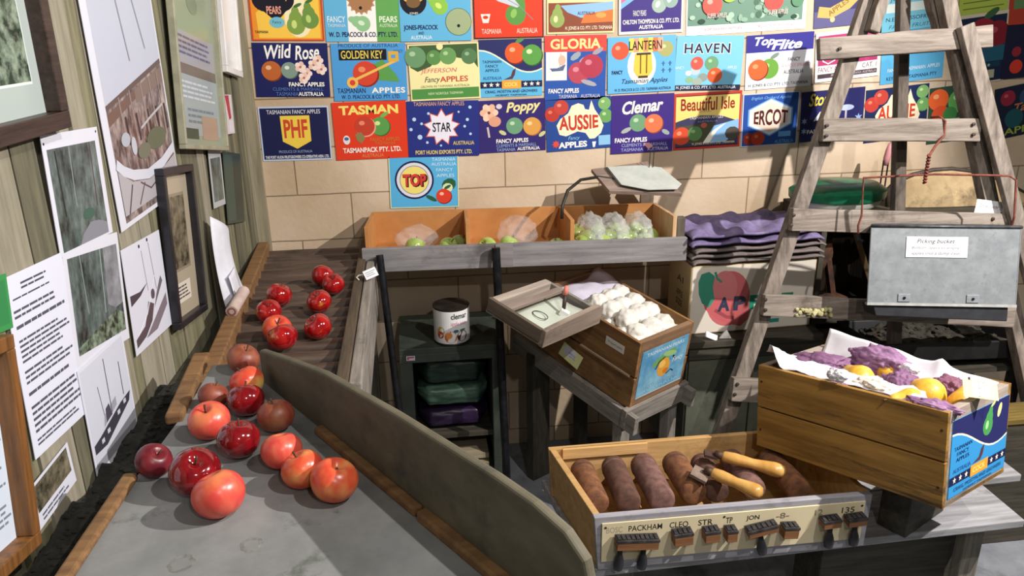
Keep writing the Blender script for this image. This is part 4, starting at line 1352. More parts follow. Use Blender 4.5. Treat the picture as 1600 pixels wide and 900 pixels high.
q = [onrest(*k_) - Vector((.83, 2.72, 1.2)) for k_ in ((924, 264), (1012, 252), (1066, 302), (952, 298))]
MB().prism(q, -Pn * .014).build('rest_board', wood('rest_wood', '#7a685c', '#978478', 'x', scale=4), t, bevel=.001)
for kk in range(4):
    q = [onrest(k_[0] + kk, k_[1], .004 + .003 * kk) - Vector((.83, 2.72, 1.2)) for k_ in ((946, 261), (1000, 259), (1030, 262), (1062, 288), (1055, 296), (1010, 297), (968, 289))]
    MB().prism(q, Pn * .0018).build('tissue_sheet', M('tissue_grey', '#a8aca4', '#bcc0b8', rough=.7, scale=14), t)
pa = onrest(1014, 264, .01) - Vector((.83, 2.72, 1.2))
for dx in (0, .014):
    MB().tube([pa + Vector((dx, 0, 0)), pa + Vector((dx + .006, .01, .075))], .0016, 6).build('wire_prong', M('wire_dark', '#2a2826', rough=.5, metal=.6), t)
arc = [Vector((.52, 2.74, 1.06)), Vector((.525, 2.76, 1.1)), Vector((.55, 2.79, 1.15)), Vector((.6, 2.8, 1.185)), Vector((.66, 2.79, 1.195)), Vector((.74, 2.76, 1.185))]
MB().tube([a - Vector((.83, 2.72, 1.2)) for a in arc], .006, 8).build('bent_bracket', M('iron_dark', '#26241f', '#3a372f', rough=.5, metal=.5, scale=30), t, smooth=True)
MB().beam(Vector((.88, 2.9, 1.16)) - Vector((.83, 2.72, 1.2)), Vector((.9, 2.975, 1.0)) - Vector((.83, 2.72, 1.2)), .05, .02, (0, 1, .2)).build('support_arm', wood('rest_arm', '#7c7064', '#948878', 'z'), t)

# iron poles leaning at the bin
IRON = M('iron_black', '#18181a', '#2e2e32', rough=.35, metal=.6, scale=30)
a = inb(.05, -.022, .063); b = Vector((-.065, 2.42, 0.0))
o = MB().tube([a, b], .0125, 14).build('iron_pole', IRON, smooth=True, auto=50)
tag(o, 'thin black iron pole leaning on the left end of the grey bin front', 'pole', 'black iron poles under the bin')
a = inb(.445, -.024, .075); b = Vector((.278, 2.46, 0.0))
o = MB().tube([a, a.lerp(b, .3), b], .0145, 14).build('iron_pole', IRON, smooth=True, auto=50)
tag(o, 'black iron pole beside the white juice can, leaning on the middle of the bin front', 'pole', 'black iron poles under the bin')

# ------------------------------------------------------------------ packing shelf with cloth bundles and the can
SHM = M('shelf_darkgreen', '#2c332c', '#424a40', rough=.55, scale=7, stain='#1c201c', stain_scale=6)
t = thing('packing_shelf', 'dark green open fronted shelf box below the bin, the juice can on top', 'shelf', (.1, 2.78, 0))
O = Vector((.1, 2.78, 0))
sx0, sx1, sy0, sy1 = -.085, .29, 2.62, 2.95
MB().span(Vector((sx0, sy0, .618)) - O, Vector((sx1, sy1, .64)) - O).build('shelf_top', SHM, t, bevel=.002)
MB().span(Vector((sx0, sy0, .585)) - O, Vector((sx1, sy0 + .02, .618)) - O).build('top_rail', SHM, t, bevel=.002)
for x in (sx0, sx1 - .045):
    MB().span(Vector((x, sy0 + .002, 0)) - O, Vector((x + .045, sy1, .585 if x == sx0 else .585)) - O).build('side_panel', SHM, t, bevel=.002)
MB().span(Vector((sx0 + .045, sy1 - .02, .1)) - O, Vector((sx1 - .045, sy1, .6)) - O).build('back_panel', DARKWOOD, t)
MB().span(Vector((sx0 + .045, sy0 + .02, .26)) - O, Vector((sx1 - .045, sy1 - .02, .28)) - O).build('inner_shelf', DARKWOOD, t)
MB().span(Vector((sx0 + .045, sy0 + .01, .10)) - O, Vector((sx1 - .045, sy1 - .02, .12)) - O).build('inner_shelf', DARKWOOD, t)
p = Panel(.03, .017, '#e4dce2', .001)
p.rect(.08, .12, .92, .88, '#a84c70').rect(.3, .2, .9, .5, '#d8d0dc')
q = p.build('price_sticker', t); q.location = Vector((-.045, sy0, .605)) - O


def bundle(name, label, z0, h, c1, c2, seed, cat, grp=None):
    def f(u, v):
        a = v * 2 * math.pi
        k = .22
        cx, cz = math.cos(a), math.sin(a)
        ex = abs(cx) ** .45 * (1 if cx > 0 else -1)
        ez = abs(cz) ** .6 * (1 if cz > 0 else -1)
        x = (u - .5) * .26
        n = noise.noise(Vector((x * 9, ex * 2 + seed, ez * 3))) * .35 + noise.noise(Vector((x * 22, ez * 7, seed))) * .16
        endk = min(1, 4.5 * min(u, 1 - u) + .35)
        return Vector((x + .012 * n, ex * (.105 + .02 * n) * endk, ez * h * .5 * (.92 + .22 * n) * endk))
    o = MB().grid(30, 44, f).build(name, M('cloth_' + c1.strip('#'), c1, c2, rough=.38, scale=10, stretch=(.6, 1, 3.5), lo=.4, hi=.7, bump=.5), smooth=True)
    o.location = (.103, 2.77, z0 + h / 2)
    return tag(o, label, cat, grp)


bundle('folded_plastic', 'folded dark green plastic sheet, upper bundle inside the shelf', .46, .12, '#10241c', '#2c4638', 1.0, 'plastic sheet')
bundle('folded_plastic', 'folded grey green plastic sheet with pale creases, in the middle of the shelf', .37, .095, '#34503f', '#7aa08a', 4.0, 'plastic sheet')
bundle('folded_cloth', 'folded dark purple cloth at the bottom of the bundles in the shelf', .283, .085, '#22122e', '#382048', 8.0, 'cloth')
for k, (z, l) in enumerate(((.16, .0), (.195, .01))):
    o = MB().box((.103, 2.72 + l, z + .012 - .04 + (.0 if k else 0)), (.25, .16, .024)).build('pale_board', wood('board_pale', '#8a7c66', '#a89a80', 'x', scale=4), bevel=.002)
    tag(o, ('lower' if k == 0 else 'upper') + ' pale board lying on the bottom ledge of the shelf box', 'board', 'pale boards in the shelf')

# juice can
CANZ = .6415
t = thing('juice_can', 'white juice can with black lettering and painted apples, on the dark green shelf', 'can', (.108, 2.685, CANZ))
cr, chh = .066, .138
pr = [(cr - .004, 0), (cr, .002), (cr, .005), (cr - .002, .007), (cr - .002, chh - .007), (cr, chh - .005), (cr, chh - .001), (cr - .004, chh)]
canb = MB().lathe(pr, 40).build('can_body', M('tin_dark', '#3a3432', '#5a5048', rough=.4, metal=.7, scale=20), t, smooth=True, auto=40)


def cyl(x, z, off):
    a = -math.pi / 2 + x / cr
    return Vector(((cr - .0015 + off) * math.cos(a), (cr - .0015 + off) * math.sin(a), z))


mb = MB()
cols = ['#e6e4e2']
n = 48
ring = [[cyl(-math.pi * cr + 2 * math.pi * cr * i / n, z, .0004) for i in range(n)] for z in (.008, chh - .008)]
mb.add(ring[0] + ring[1], [(i, (i + 1) % n, n + (i + 1) % n, n + i) for i in range(n)], 0)


def can_shape(pts, c, off):
    if c not in cols:
        cols.append(c)
    mb.add([cyl(x, z, off) for x, z in pts], [tuple(range(len(pts)))], cols.index(c))


def can_disc(x, z, r, c, off, ry=None):
    can_shape([(x + r * math.cos(i * math.pi / 10), z + (ry or r) * math.sin(i * math.pi / 10)) for i in range(20)], c, off)


def can_text(s_, x, z, w, h, c, off, bold=.02):
    if c not in cols:
        cols.append(c)
    vs, fs = text_geo(s_, bold)
    mb.add([cyl(x + (v.x - .5) * w, z + (v.y - .5) * h, off) for v in vs], fs, cols.index(c))


can_text('clemar', .022, .112, .062, .021, '#1c1a1e', .001)
can_text('apple juice', .02, .083, .06, .02, '#d87a9c', .001, .0)
can_disc(-.012, .034, .023, '#c8642c', .0007)
can_disc(-.018, .04, .012, '#dc8c44', .001)
can_disc(.032, .035, .021, '#4a1e1c', .0008)
can_disc(.008, .056, .01, '#3c6c74', .0012, .006)
can_disc(.034, .058, .012, '#4c6c50', .0012, .004)
can_disc(-.05, .055, .016, '#c8a044', .0007)
can_disc(-.052, .04, .014, '#b84c2c', .0009)
mb.build('paper_label', [INK(c, .35) for c in cols], canb)
MB().lathe([(cr - .006, chh - .006), (.001, chh - .006)], 32).build('can_lid', M('tin_inside', '#2c2624'), t)
t.rotation_euler = (0, 0, R_(4))

# ------------------------------------------------------------------ packing stand, wrapped apple crate, label tray
CE = Euler((R_(.8), R_(9.1), R_(-57.8))).to_matrix()
CP = Vector((.667, 2.602, .537))
CD = (.478, .271, .259)
CMAT = CE.to_4x4(); CMAT.translation = CP
CRW = wood('crate_brown', '#6e4c2c', '#98703f', 'x', scale=3, stain='#4a3420', stain_scale=4, stain_lo=.55, stain_hi=.75)
CRW2 = wood('crate_end', '#6c5038', '#8c6c50', 'y', scale=3, stain='#4c3828', stain_scale=4)


def crate(root, D, boards_z, wall=.011, end=.018, side_m=None, end_m=None, slope=True):
    L_, W_, H_ = D
    MB().span((-L_ / 2, -W_ / 2, 0), (L_ / 2, W_ / 2, .01)).build('crate_floor', side_m, root)
    for s_ in (-1, 1):
        MB().span((s_ * L_ / 2, -W_ / 2 + wall, .0), (s_ * (L_ / 2 - end), W_ / 2 - wall, H_)).build('end_board', end_m, root, bevel=.0015)
    for s_ in (-1, 1):
        for z0, z1 in boards_z:
            MB().box((0, s_ * (W_ / 2 - wall / 2), (z0 + z1) / 2), (L_, wall, z1 - z0), jit=.0008).build('side_board', side_m, root, bevel=.0012)


t = thing('apple_crate', 'brown wooden crate of white wrapped apples tilted on the packing stand', 'crate', mat=CMAT)
crate(t, CD, ((.0, .118), (.126, CD[2])), side_m=CRW, end_m=CRW2)
MB().beam((-.02, -CD[1] / 2 - .003, .122), (CD[0] / 2 - .02, -CD[1] / 2 - .003, .122), .005, .007).build('edge_strip', wood('strip_pale', '#a08468', '#b89c80', 'x'), t)
p = Panel(.235, .185, '#5c9cc0', .0012)
p.cols[0] = M('label_faded', '#4c88b0', '#86b8cc', rough=.5, scale=9, lo=.4, hi=.65)
p.rect(.0, .0, 1, .02, '#c8c8c0').text(.5, .9, .8, .07, 'TASMANIAN PEARS', '#d0e0e4')
p.ell(.5, .7, .34, .09, '#6c9c5c', 14, .3).ell(.62, .74, .2, .06, '#94b878', 10, -.2).ell(.52, .48, .17, .2, '#d89838').ell(.48, .56, .09, .08, '#e8b860').ell(.58, .38, .08, .06, '#c07828').band([(.34, .5), (.4, .64), (.52, .7)], .03, '#24301c').band([(.6, .3), (.7, .36), (.76, .3)], .025, '#2c2c20').band([(.7, .66), (.76, .56)], .04, '#1c2420')
p.text(.82, .55, .24, .13, 'Fancy', '#e0ecec', shear=.3).text(.5, .2, .7, .06, 'PRODUCE OF TASMANIA', '#a4c4d0').text(.5, .1, .8, .05, 'AUSTRALIA', '#a4c4d0')
q = p.build('crate_label', t)
q.rotation_euler = (0, 0, R_(90)); q.location = (CD[0] / 2 + .0005, .002, .125)
q.parent = [c_ for c_ in t.children if c_.name.startswith('end_board')][1]
p = Panel(.085, .03, '#d8d2c8', .001)
p.text(.5, .5, .8, .4, 'Wrapped apples', '#4a443c')
q = p.build('name_card', t)
q.location = (.135, -CD[1] / 2 - .0005, .2)
q.parent = [c_ for c_ in t.children if c_.name.startswith('side_board')][1]


def crum(seed, k=.11):
    def f(pnt):
        return 1 + k * noise.noise(pnt * 2.2 + Vector((seed, seed * 2, 0))) + k * .8 * abs(noise.noise(pnt * 5 + Vector((seed, 0, 3)))) + .03 * noise.noise(pnt * 11 + Vector((0, seed, 0)))
    return f


WRAP = M('tissue_white', '#cfcac0', '#e6e2da', rough=.65, scale=30, bump=.25)
GW = 'white wrapped apples in the tilted crate'
protos = []
for k in range(3):
    o = MB().ico((0, 0, 0), .0375, 4, crum(3.1 * k + 1, .16)).build('wrapped_apple', WRAP, smooth=True)
    protos.append(tag(o, 'white tissue wrapped apple heaped in the tilted brown crate', 'wrapped apple', GW))
k = 0
for lay, (z, xs) in enumerate(((.205, 5), (.252, 4))):
    for i in range(xs):
        for j in range(4 - (lay == 1)):
            x = .195 - i * .067 - (.03 if lay else 0) + random.uniform(-.005, .005)
            y = -.088 + j * .0585 + (.03 if lay else 0) + random.uniform(-.004, .004)
            o = protos[k] if k < 3 else dup(protos[k % 3])
            if lay and (i == 0):
                z_ = z - .018
            else:
                z_ = z
            m = CMAT.copy()
            m.translation = CMAT @ Vector((x, y, z_ + random.uniform(-.004, .006)))
            o.location = m.translation
            o.rotation_euler = (random.uniform(0, 6), random.uniform(0, 6), random.uniform(0, 6))
            k += 1


def paper_fn(u, v):
    x = -CD[0] / 2 + .012 + u * .2
    y = -CD[1] / 2 + .014 + v * (CD[1] - .028)
    z = .236 + .03 * math.sin(u * 3) * math.sin(v * 3.1) + .008 * noise.noise(Vector((x * 20, y * 20, 1)))
    if v > .8:
        z += (v - .8) * .25 * (1 - u)
    return (x, y, z)


o = MB().grid(14, 14, paper_fn, thick=.0012).build('wrapping_paper', M('paper_lilac', '#c9c4d6', '#dcd8e6', rough=.6, scale=10), smooth=True)
o.matrix_world = CMAT
tag(o, 'large lilac white sheet of wrapping paper over the far half of the wrapped apple crate', 'paper')

t = thing('packing_stand', 'grey wooden packing stand under the tilted crate', 'stand', mat=CMAT)
SL, SW = .52, .295
for s_ in (-1, 1):
    MB().box((-.03, s_ * (SW / 2 + .0), -.036), (SL + .12, .022, .07), jit=.001).build('side_rail', GREYWOOD, t, bevel=.002)
MB().box((SL / 2 - .02, 0, -.03), (.022, SW + .03, .075), jit=.001).build('end_rail', GREYWOOD_Y, t, bevel=.002)
MB().box((SL / 2 - .06 - .44, 0, -.036), (.022, SW - .03, .06)).build('end_rail', GREYWOOD_Y, t, bevel=.002)
for x in (-.2, -.07, .06, .17):
    MB().box((x, 0, -.011), (.075, SW - .026, .016)).build('slat', GREYWOOD_Y, t)
inv = CMAT.inverted()
for x, y, wd in ((.2, -.125, .045), (.2, .125, .045), (-.24, -.125, .085), (-.24, .105, .045)):
    a_ = CMAT @ Vector((x, y, -.03))
    b_ = Vector((a_.x, a_.y, 0))
    mb = MB().beam(a_, b_, wd, .04, (CE @ Vector((1, 0, 0))) * Vector((1, 1, 0)))
    mb.v = [tuple(inv @ Vector(v)) for v in mb.v]
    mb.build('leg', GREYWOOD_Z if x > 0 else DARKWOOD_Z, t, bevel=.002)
a_ = CMAT @ Vector((.2, -.1, -.09)); b_ = CMAT @ Vector((.2, .1, -.09))
mb = MB().beam(inv @ a_, inv @ b_, .02, .03); mb.build('cross_brace', GREYWOOD_Y, t)
o = thing('card_sign', 'pale green card sign hanging under the label tray', 'card', mat=CMAT)
p = Panel(.1, .05, '#c8c890', .001)
p.rect(.12, .3, .7, .95, '#c9c4d0').text(.55, .6, .34, .18, 'Label tray', '#2a2a2c', shear=.2).text(.6, .42, .3, .12, 'apple labels', '#2a2a2c')
q = p.build('card_face', o); q.location = (-.035, -SW / 2 - .014, .075); q.rotation_euler = (R_(-20), R_(8), 0)

# label tray
TE = Euler((R_(-2.3), R_(13.6), R_(-49.4))).to_matrix()
TP = Vector((.400, 2.418, .816))
TD = (.245, .301, .056)
TM = TE.to_4x4(); TM.translation = TP
t = thing('label_tray', 'grey wooden label tray with high ends, left of the wrapped apple crate', 'tray', mat=TM)
L_, W_, H_ = TD
MB().span((-L_ / 2, -W_ / 2, 0), (L_ / 2, W_ / 2, .008)).build('tray_floor', GREYWOOD, t)
MB().prism([(L_ / 2 - .016, -W_ / 2, -.004), (L_ / 2 - .016, W_ / 2, -.004), (L_ / 2 - .016, W_ / 2, H_ + .002), (L_ / 2 - .016, W_ / 2 - .03, H_ + .014), (L_ / 2 - .016, W_ / 2 - .09, H_ + .012), (L_ / 2 - .016, -W_ / 2 + .05, H_ + .004), (L_ / 2 - .016, -W_ / 2, H_)], (.018, 0, 0)).build('end_board', wood('tray_end', '#7a6a5e', '#988778', 'y', scale=3, stain='#4c4038', stain_scale=4), t, bevel=.002)
MB().span((-L_ / 2, -W_ / 2, .0), (L_ / 2 - .016, -W_ / 2 + .014, H_ - .004)).build('side_board', wood('tray_side', '#4c4034', '#6c5e50', 'x', scale=3), t, bevel=.002)
MB().span((-L_ / 2, W_ / 2 - .012, .0), (L_ / 2 - .016, W_ / 2, H_ - .012)).build('side_board', GREYWOOD, t, bevel=.002)
MB().span((-L_ / 2, -W_ / 2 + .014, .008), (-L_ / 2 + .03, W_ / 2 - .012, H_ - .006)).build('end_ledge', wood('tray_ledge', '#9a8c80', '#b4a698', 'y', scale=3), t, bevel=.004)
MB().span((-L_ / 2 + .055, -W_ / 2 + .014, .03), (-L_ / 2 + .08, W_ / 2 - .012, H_ - .012)).build('cross_slat', wood('tray_slat', '#7c6c60', '#94847a', 'y', scale=3), t, bevel=.002)
MB().tube([(.02 + .028 * math.cos(a), -.05 + .02 * math.sin(a), .032) for a in [i * .3 for i in range(24)]], .0014, 6).build('wire_ring', M('wire_dark', '#2a2826'), t)
o = MB().grid(8, 8, lambda u, v: (-L_ / 2 + .085 + u * .13, -W_ / 2 + .02 + v * .25, .026 + .004 * math.sin(u * 5 + v * 3)), thick=.001).build('label_sheet', M('sheet_pale', '#b4bcac', '#c4cabc', rough=.5, scale=9), smooth=True)
o.matrix_world = TM
tag(o, 'pale greenish paper sheet lying in the label tray', 'paper')
o = thing('glue_brush', 'small brush with a pink tipped handle standing in the label tray', 'brush', mat=TM)
bh_ = MB().tube([(.045, .04, .03), (.03, .05, .085)], .0065, 10).build('brush_handle', M('brush_dark', '#2c1c18', '#43302a', scale=30), o, smooth=True)
MB().tube([(.03, .05, .085), (.027, .052, .098), (.024, .054, .115)], [.0075, .009, .006], 10).build('handle_tip', M('tip_pink', '#d87868', '#e08c7c', scale=30), bh_, smooth=True)
MB().box((.052, .036, .031), (.03, .02, .02), (0, .3, .5)).build('white_head', M('head_white', '#e4e2de'), o)
# ------------------------------------------------------------------ low cabinet, carton, moulded trays
CABM = M('cabinet_greygreen', '#4c4e40', '#66685a', rough=.7, scale=5, stain='#36382e', stain_scale=5, bump=.1)
t = thing('low_cabinet', 'grey green low cabinet under the apple carton', 'cabinet', (1.2, 2.75, 0))
O = Vector((1.2, 2.75, 0))
MB().span(Vector((.93, 2.52, .615)) - O, Vector((1.452, 2.97, .64)) - O).build('cabinet_top', DARKWOOD, t, bevel=.002)
MB().span(Vector((.95, 2.55, .08)) - O, Vector((1.448, 2.96, .615)) - O).build('cabinet_body', CABM, t, bevel=.003)
for x0, x1 in ((.955, 1.194), (1.2, 1.445)):
    MB().span(Vector((x0, 2.538, .1)) - O, Vector((x1, 2.55, .56)) - O).build('door', CABM, t, bevel=.003)
MB().span(Vector((.95, 2.53, .565)) - O, Vector((1.448, 2.55, .612)) - O).build('top_rail', DARKWOOD, t, bevel=.002)
for x in (.97, 1.41):
    MB().span(Vector((x, 2.57, 0)) - O, Vector((x + .03, 2.93, .08)) - O).build('foot', DARKWOOD, t)

CART_W, CART_D, CART_H = .48, .215, .262
t = thing('apple_carton', 'cardboard carton printed with a red and a green apple and big letters', 'carton', (1.195, 2.705, .641), (0, 0, R_(2.3)))
KRAFT = M('carton_kraft', '#b09c74', '#c2ae86', rough=.75, scale=5)
mb = MB().span((-CART_W / 2, -CART_D / 2, 0), (CART_W / 2, CART_D / 2, CART_H))
mb.build('carton_body', KRAFT, t, bevel=.004)
p = Panel(CART_W - .01, CART_H - .01, '#dcd2c4', .0008, rough=.6)
p.ell(.3, .5, .33, .42, '#c8686a', 28).ell(.26, .66, .2, .27, '#d07a7a', 24)
p.poly([(.08, .56), (.12, .36), (.22, .2), (.34, .1), (.42, .06), (.48, .16), (.5, .4), (.3, .5)], '#c46264')
p.poly([(.05, .78), (.07, .9), (.13, .93), (.18, .86), (.17, .7), (.19, .5), (.15, .38), (.09, .46), (.06, .6)], '#3c8c74').band([(.18, .92), (.2, .82), (.24, .76)], .035, '#3c8c74')
p.band([(.2, .34), (.3, .22), (.36, .2)], .05, '#9c4850')
for u, ch, c in ((.27, 'A', '#34384c'), (.4, 'P', '#3a3c50'), (.53, 'P', '#2c8c74'), (.66, 'L', '#2c8c74'), (.79, 'E', '#2c7c5c')):
    p.text(u, .42, .1, .22, ch, c, bold=.05)
p.rect(.62, .08, .74, .14, '#2c8c84').text(.66, .2, .14, .05, 'Tasmania', '#2c8c84')
q = p.build('printed_face', t); q.location = (0, -CART_D / 2 - .0002, CART_H / 2)
p = Panel(CART_D - .01, CART_H - .01, '#b6a27a', .0008, rough=.7)
for v, s_ in ((.72, 'A1'), (.5, 'APPLE'), (.36, 'SIZE')):
    p.text(.55, v, .3, .1, s_, '#3c4434', bold=.02)
q = p.build('printed_side', t); q.rotation_euler = (0, 0, R_(-90)); q.location = (-CART_W / 2 - .0002, 0, CART_H / 2)
o = thing('shipping_tag', 'small white tag and grey metal scrap in front of the carton', 'tag', (1.03, 2.535, .643))
MB().box((0, 0, .012), (.05, .002, .022), (R_(-40), R_(25), 0)).build('tag_card', INK('#dcdade'), o)
MB().prism([(.03, .0, 0), (.075, -.004, 0), (.06, .01, .03)], (0, .006, 0)).build('metal_scrap', M('scrap_grey', '#6c6a66', '#8e8c88', rough=.5, metal=.4, scale=40), o)


PT = M('fibre_purple', '#5c5078', '#86789c', rough=.85, scale=25, lo=.3, hi=.7, bump=.2)
PT2 = M('fibre_greybrown', '#5e5452', '#7c706c', rough=.85, scale=25, lo=.3, hi=.7, bump=.2)
GT = 'moulded fibre apple trays stacked on the carton'


def tray(z, mat, amp, lab, dx=0, dy=0, rot=0):
    W_, D_ = .5, .27

    def f(u, v):
        a = math.sin(u * math.pi * 7) * math.sin(v * math.pi * 4)
        zz = .016 + amp * (a if a > 0 else a * .5) + .004 * noise.noise(Vector((u * 5, v * 3, z * 40)))
        e = min(u, 1 - u, v * .6 + .02, (1 - v) * .6 + .02)
        return ((u - .5) * W_, (v - .5) * D_, zz - max(0, .03 - e) * .25)
    o = MB().grid(70, 40, f, thick=.009).build('fibre_tray', mat, smooth=True)
    o.location = (1.2 + dx, 2.72 + dy, z)
    o.rotation_euler = (0, 0, R_(rot))
    return tag(o, lab, 'tray', GT)


zc = .641 + CART_H
tray(zc + .002, PT2, .007, 'grey brown fibre tray directly on top of the apple carton', .005, .0, 2)
tray(zc + .024, PT2, .007, 'grey brown fibre tray, second from the bottom of the stack', .0, .0, 1)
tray(zc + .046, PT2, .007, 'grey brown fibre tray, third from the bottom of the stack', .008, .003, 3)
tray(zc + .072, PT, .011, 'purplish fibre tray, second from the top of the stack', -.006, -.004, 2)
tray(zc + .1, PT, .018, 'topmost purple fibre tray with deep rounded cups', -.01, .0, 3)

# dark cupboard behind the ladder
RUST = M('rust', '#2c1a12', '#5c3822', rough=.9, scale=22, stain='#1c1410', stain_scale=9, bump=.3)
t = thing('dark_cupboard', 'tall dark brown open fronted cupboard behind the ladder', 'cupboard', (1.68, 2.75, 0))
O = Vector((1.68, 2.75, 0))
cx0, cx1, cy0, cy1, cz = 1.462, 1.8, 2.64, 2.97, 1.04
MB().span(Vector((cx0, cy0, cz - .02)) - O, Vector((2.2, cy1, cz)) - O).build('cupboard_top', DARKWOOD, t, bevel=.002)
for y in (cy0 + .01, cy1 - .05):
    MB().span(Vector((2.16, y, 0)) - O, Vector((2.19, y + .03, cz - .02)) - O).build('leg', DARKWOOD_Z, t)
for x in (cx0, cx1 - .02):
    MB().span(Vector((x, cy0, 0)) - O, Vector((x + .02, cy1, cz - .02)) - O).build('side_panel', DARKWOOD_Z, t)
for i in range(3):
    MB().span(Vector((cx0 + .02 + i * .1, cy1 - .016, 0)) - O, Vector((cx0 + .116 + i * .1, cy1, cz - .02)) - O).build('back_board', wood('cup_back', '#3c3024', '#5a4834', 'z'), t)
MB().span(Vector((cx0 + .02, cy0 + .02, .62)) - O, Vector((cx1 - .02, cy1 - .016, .64)) - O).build('inner_shelf', DARKWOOD, t)
MB().span(Vector((1.725, cy0 + .005, .3)) - O, Vector((1.745, cy0 + .02, cz - .02)) - O).build('door_stile', DARKWOOD_Z, t)
MB().span(Vector((cx0 + .02, cy0 + .004, .1)) - O, Vector((1.72, cy0 + .018, .6)) - O).build('lower_door', wood('cup_door', '#3a2e20', '#54422e', 'z'), t)
o = MB().ico((1.56, 2.8, .86), .042, 3, crum(4.4, .3), sc=(1, .6, 1.5)).beam((1.58, 2.8, .86), (1.63, 2.8, .66), .03, .02).ico((1.62, 2.78, .67), .04, 2, crum(1.4, .3), sc=(1.4, 1, .6)).build('rusty_tool', RUST, smooth=True, auto=40)
tag(o, 'rusty iron tool head standing inside the dark cupboard', 'tool')
o = MB().beam((1.80, 2.76, .645), (1.69, 2.8, .93), .03, .02).build('wooden_lath', wood('lath_pale', '#8a7450', '#a88e66', 'z'), bevel=.002)
tag(o, 'pale wooden lath leaning inside the dark cupboard', 'lath')

# green enamel bowl and pink handled tool on the cupboard
GREEN = M('enamel_green', '#0f5c3c', '#1c7450', rough=.3, scale=7, stain='#103c2a', stain_scale=9)
t = thing('picking_bowl', 'dark green enamel picking bowl with a pale rim, on the dark cupboard', 'bowl', (1.565, 2.75, 1.042))
prf = [(.06, .0), (.12, .004), (.155, .03), (.168, .075), (.165, .076), (.15, .034), (.115, .012), (.002, .010)]
S3 = Matrix.Diagonal((1.05, .7, 1, 1))
MB().lathe(prf, 36, mat=S3).build('bowl_body', M('enamel_white', '#a8aca0', '#c4c8bc', rough=.35, scale=9), t, smooth=True, auto=50)
MB().lathe([(.169, .05), (.174, .056), (.176, .082), (.14, .105), (.06, .112), (.001, .114)], 36, mat=S3).build('green_lid', GREEN, t, smooth=True, auto=50)
t = thing('fruit_picker', 'pink handled tool standing up behind the green bowl', 'tool', (1.80, 2.86, 1.04))
MB().tube([(0, 0, 0), (0, 0, .16)], .003, 8).tube([(.02, 0, 0), (.02, 0, .15)], .003, 8).build('prong', IRON, t)
MB().tube([(.008, 0, .14), (.012, 0, .17), (.016, 0, .2), (.018, 0, .225)], [.009, .013, .012, .006], 12).build('handle', M('handle_pink', '#b8787c', '#cc9094', scale=30), t, smooth=True)

# ------------------------------------------------------------------ orchard ladder
LPN = Vector((0, 1, -.2))
LP_0 = Vector((0, 2.2, .3))


def lad(px, py, d=0.0):
    return onplane(px, py, LP_0 + LPN.normalized() * d, LPN)


FN = -LPN.normalized()
t = thing('orchard_ladder', 'tall weathered wooden orchard ladder with splayed rails and a back pole', 'ladder', (1.5, 2.2, 0))
O = Vector((1.5, 2.2, 0))
LW = wood('ladder_wood', '#5c5148', '#8f8378', 'z', scale=3.5, stain='#453c34', stain_scale=5, stain_lo=.55, stain_hi=.7, bump=.6)
LWX = wood('ladder_rung_wood', '#63584e', '#978b80', 'x', scale=3.5, stain='#4a4038', stain_scale=5, stain_lo=.55, stain_hi=.7, bump=.6)


def bar(nm, a, b, w, th, m, d=0.0, ext=0.0):
    A, B = lad(*a, d) - O, lad(*b, d) - O
    if ext:
        B = B + (B - A).normalized() * ext
    mb = MB()
    n = 7
    x = (B - A).normalized()
    z = (FN - x * FN.dot(x)).normalized()
    y = z.cross(x)
    rings = []
    for i in range(n):
        c = A.lerp(B, i / (n - 1))
        k = w / 2 * (1 + random.uniform(-.05, .05))
        s_ = y * random.uniform(-.0015, .0015)
        rings += [c + s_ + y * k + z * th / 2, c + s_ - y * k + z * th / 2, c + s_ - y * k - z * th / 2, c + s_ + y * k - z * th / 2]
    fs = [(i * 4 + q, i * 4 + (q + 1) % 4, i * 4 + 4 + (q + 1) % 4, i * 4 + 4 + q) for i in range(n - 1) for q in range(4)]
    fs += [(3, 2, 1, 0), tuple((n - 1) * 4 + q for q in range(4))]
    mb.add(rings, fs)
    return mb.build(nm, m, t, bevel=.003)


def to_floor(a, b, d=0.0):
    """pixel line a-b on the ladder plane carried on to the floor"""
    A, B = lad(*a, d), lad(*b, d)
    x = B - A
    return A, A + x * (A.z / -x.z)


def bar3(nm, A, B, w, th, m):
    return MB().beam(A - O, B - O, w, th, FN, jit=.002).build(nm, m, t, bevel=.003)


A, B = to_floor((1364, -20), (1130, 668)); bar3('rail', A, B, .05, .04, LW)
A, B = to_floor((1474, -20), (1541, 297)); bar3('rail', A, B, .048, .04, LW)
bar('rail_splice', (1384, -20), (1362, 50), .034, .035, LW, -.042)
bar('rail_splice', (1450, -20), (1470, 52), .034, .035, LW, .042)
A, B = to_floor((1508, 40), (1573, 287), -.062); bar3('outer_brace', A, B, .05, .024, LW)
RG = []
RG.append(bar('rung', (1278, 77), (1548, 57), .066, .026, LWX, -.034))
RG.append(bar('rung', (1283, 203), (1529, 203), .072, .026, LWX, -.034))
RG.append(bar('rung', (1235, 343), (1566, 350), .07, .03, LWX, -.036))
RG.append(bar('rung', (1191, 476), (1400, 486), .07, .03, LWX, -.036, ext=.42))
RG.append(bar('rung', (1142, 608), (1300, 616), .075, .03, LWX, -.036, ext=.6))
A, B = Vector((1.56, 2.74, 1.9)), Vector((1.585, 2.5, 0))
pA = ony(1411, -20, 2.62); pB = ony(1403, 300, 2.47)
pB = pA + (pB - pA) * (pA.z / (pA.z - pB.z))
MB().beam(pA - O, pB - O, .04, .035, (0, 1, 0), jit=.002).build('back_pole', wood('pole_dark', '#3c332b', '#5e5348', 'z', scale=4, bump=.5), t, bevel=.004)
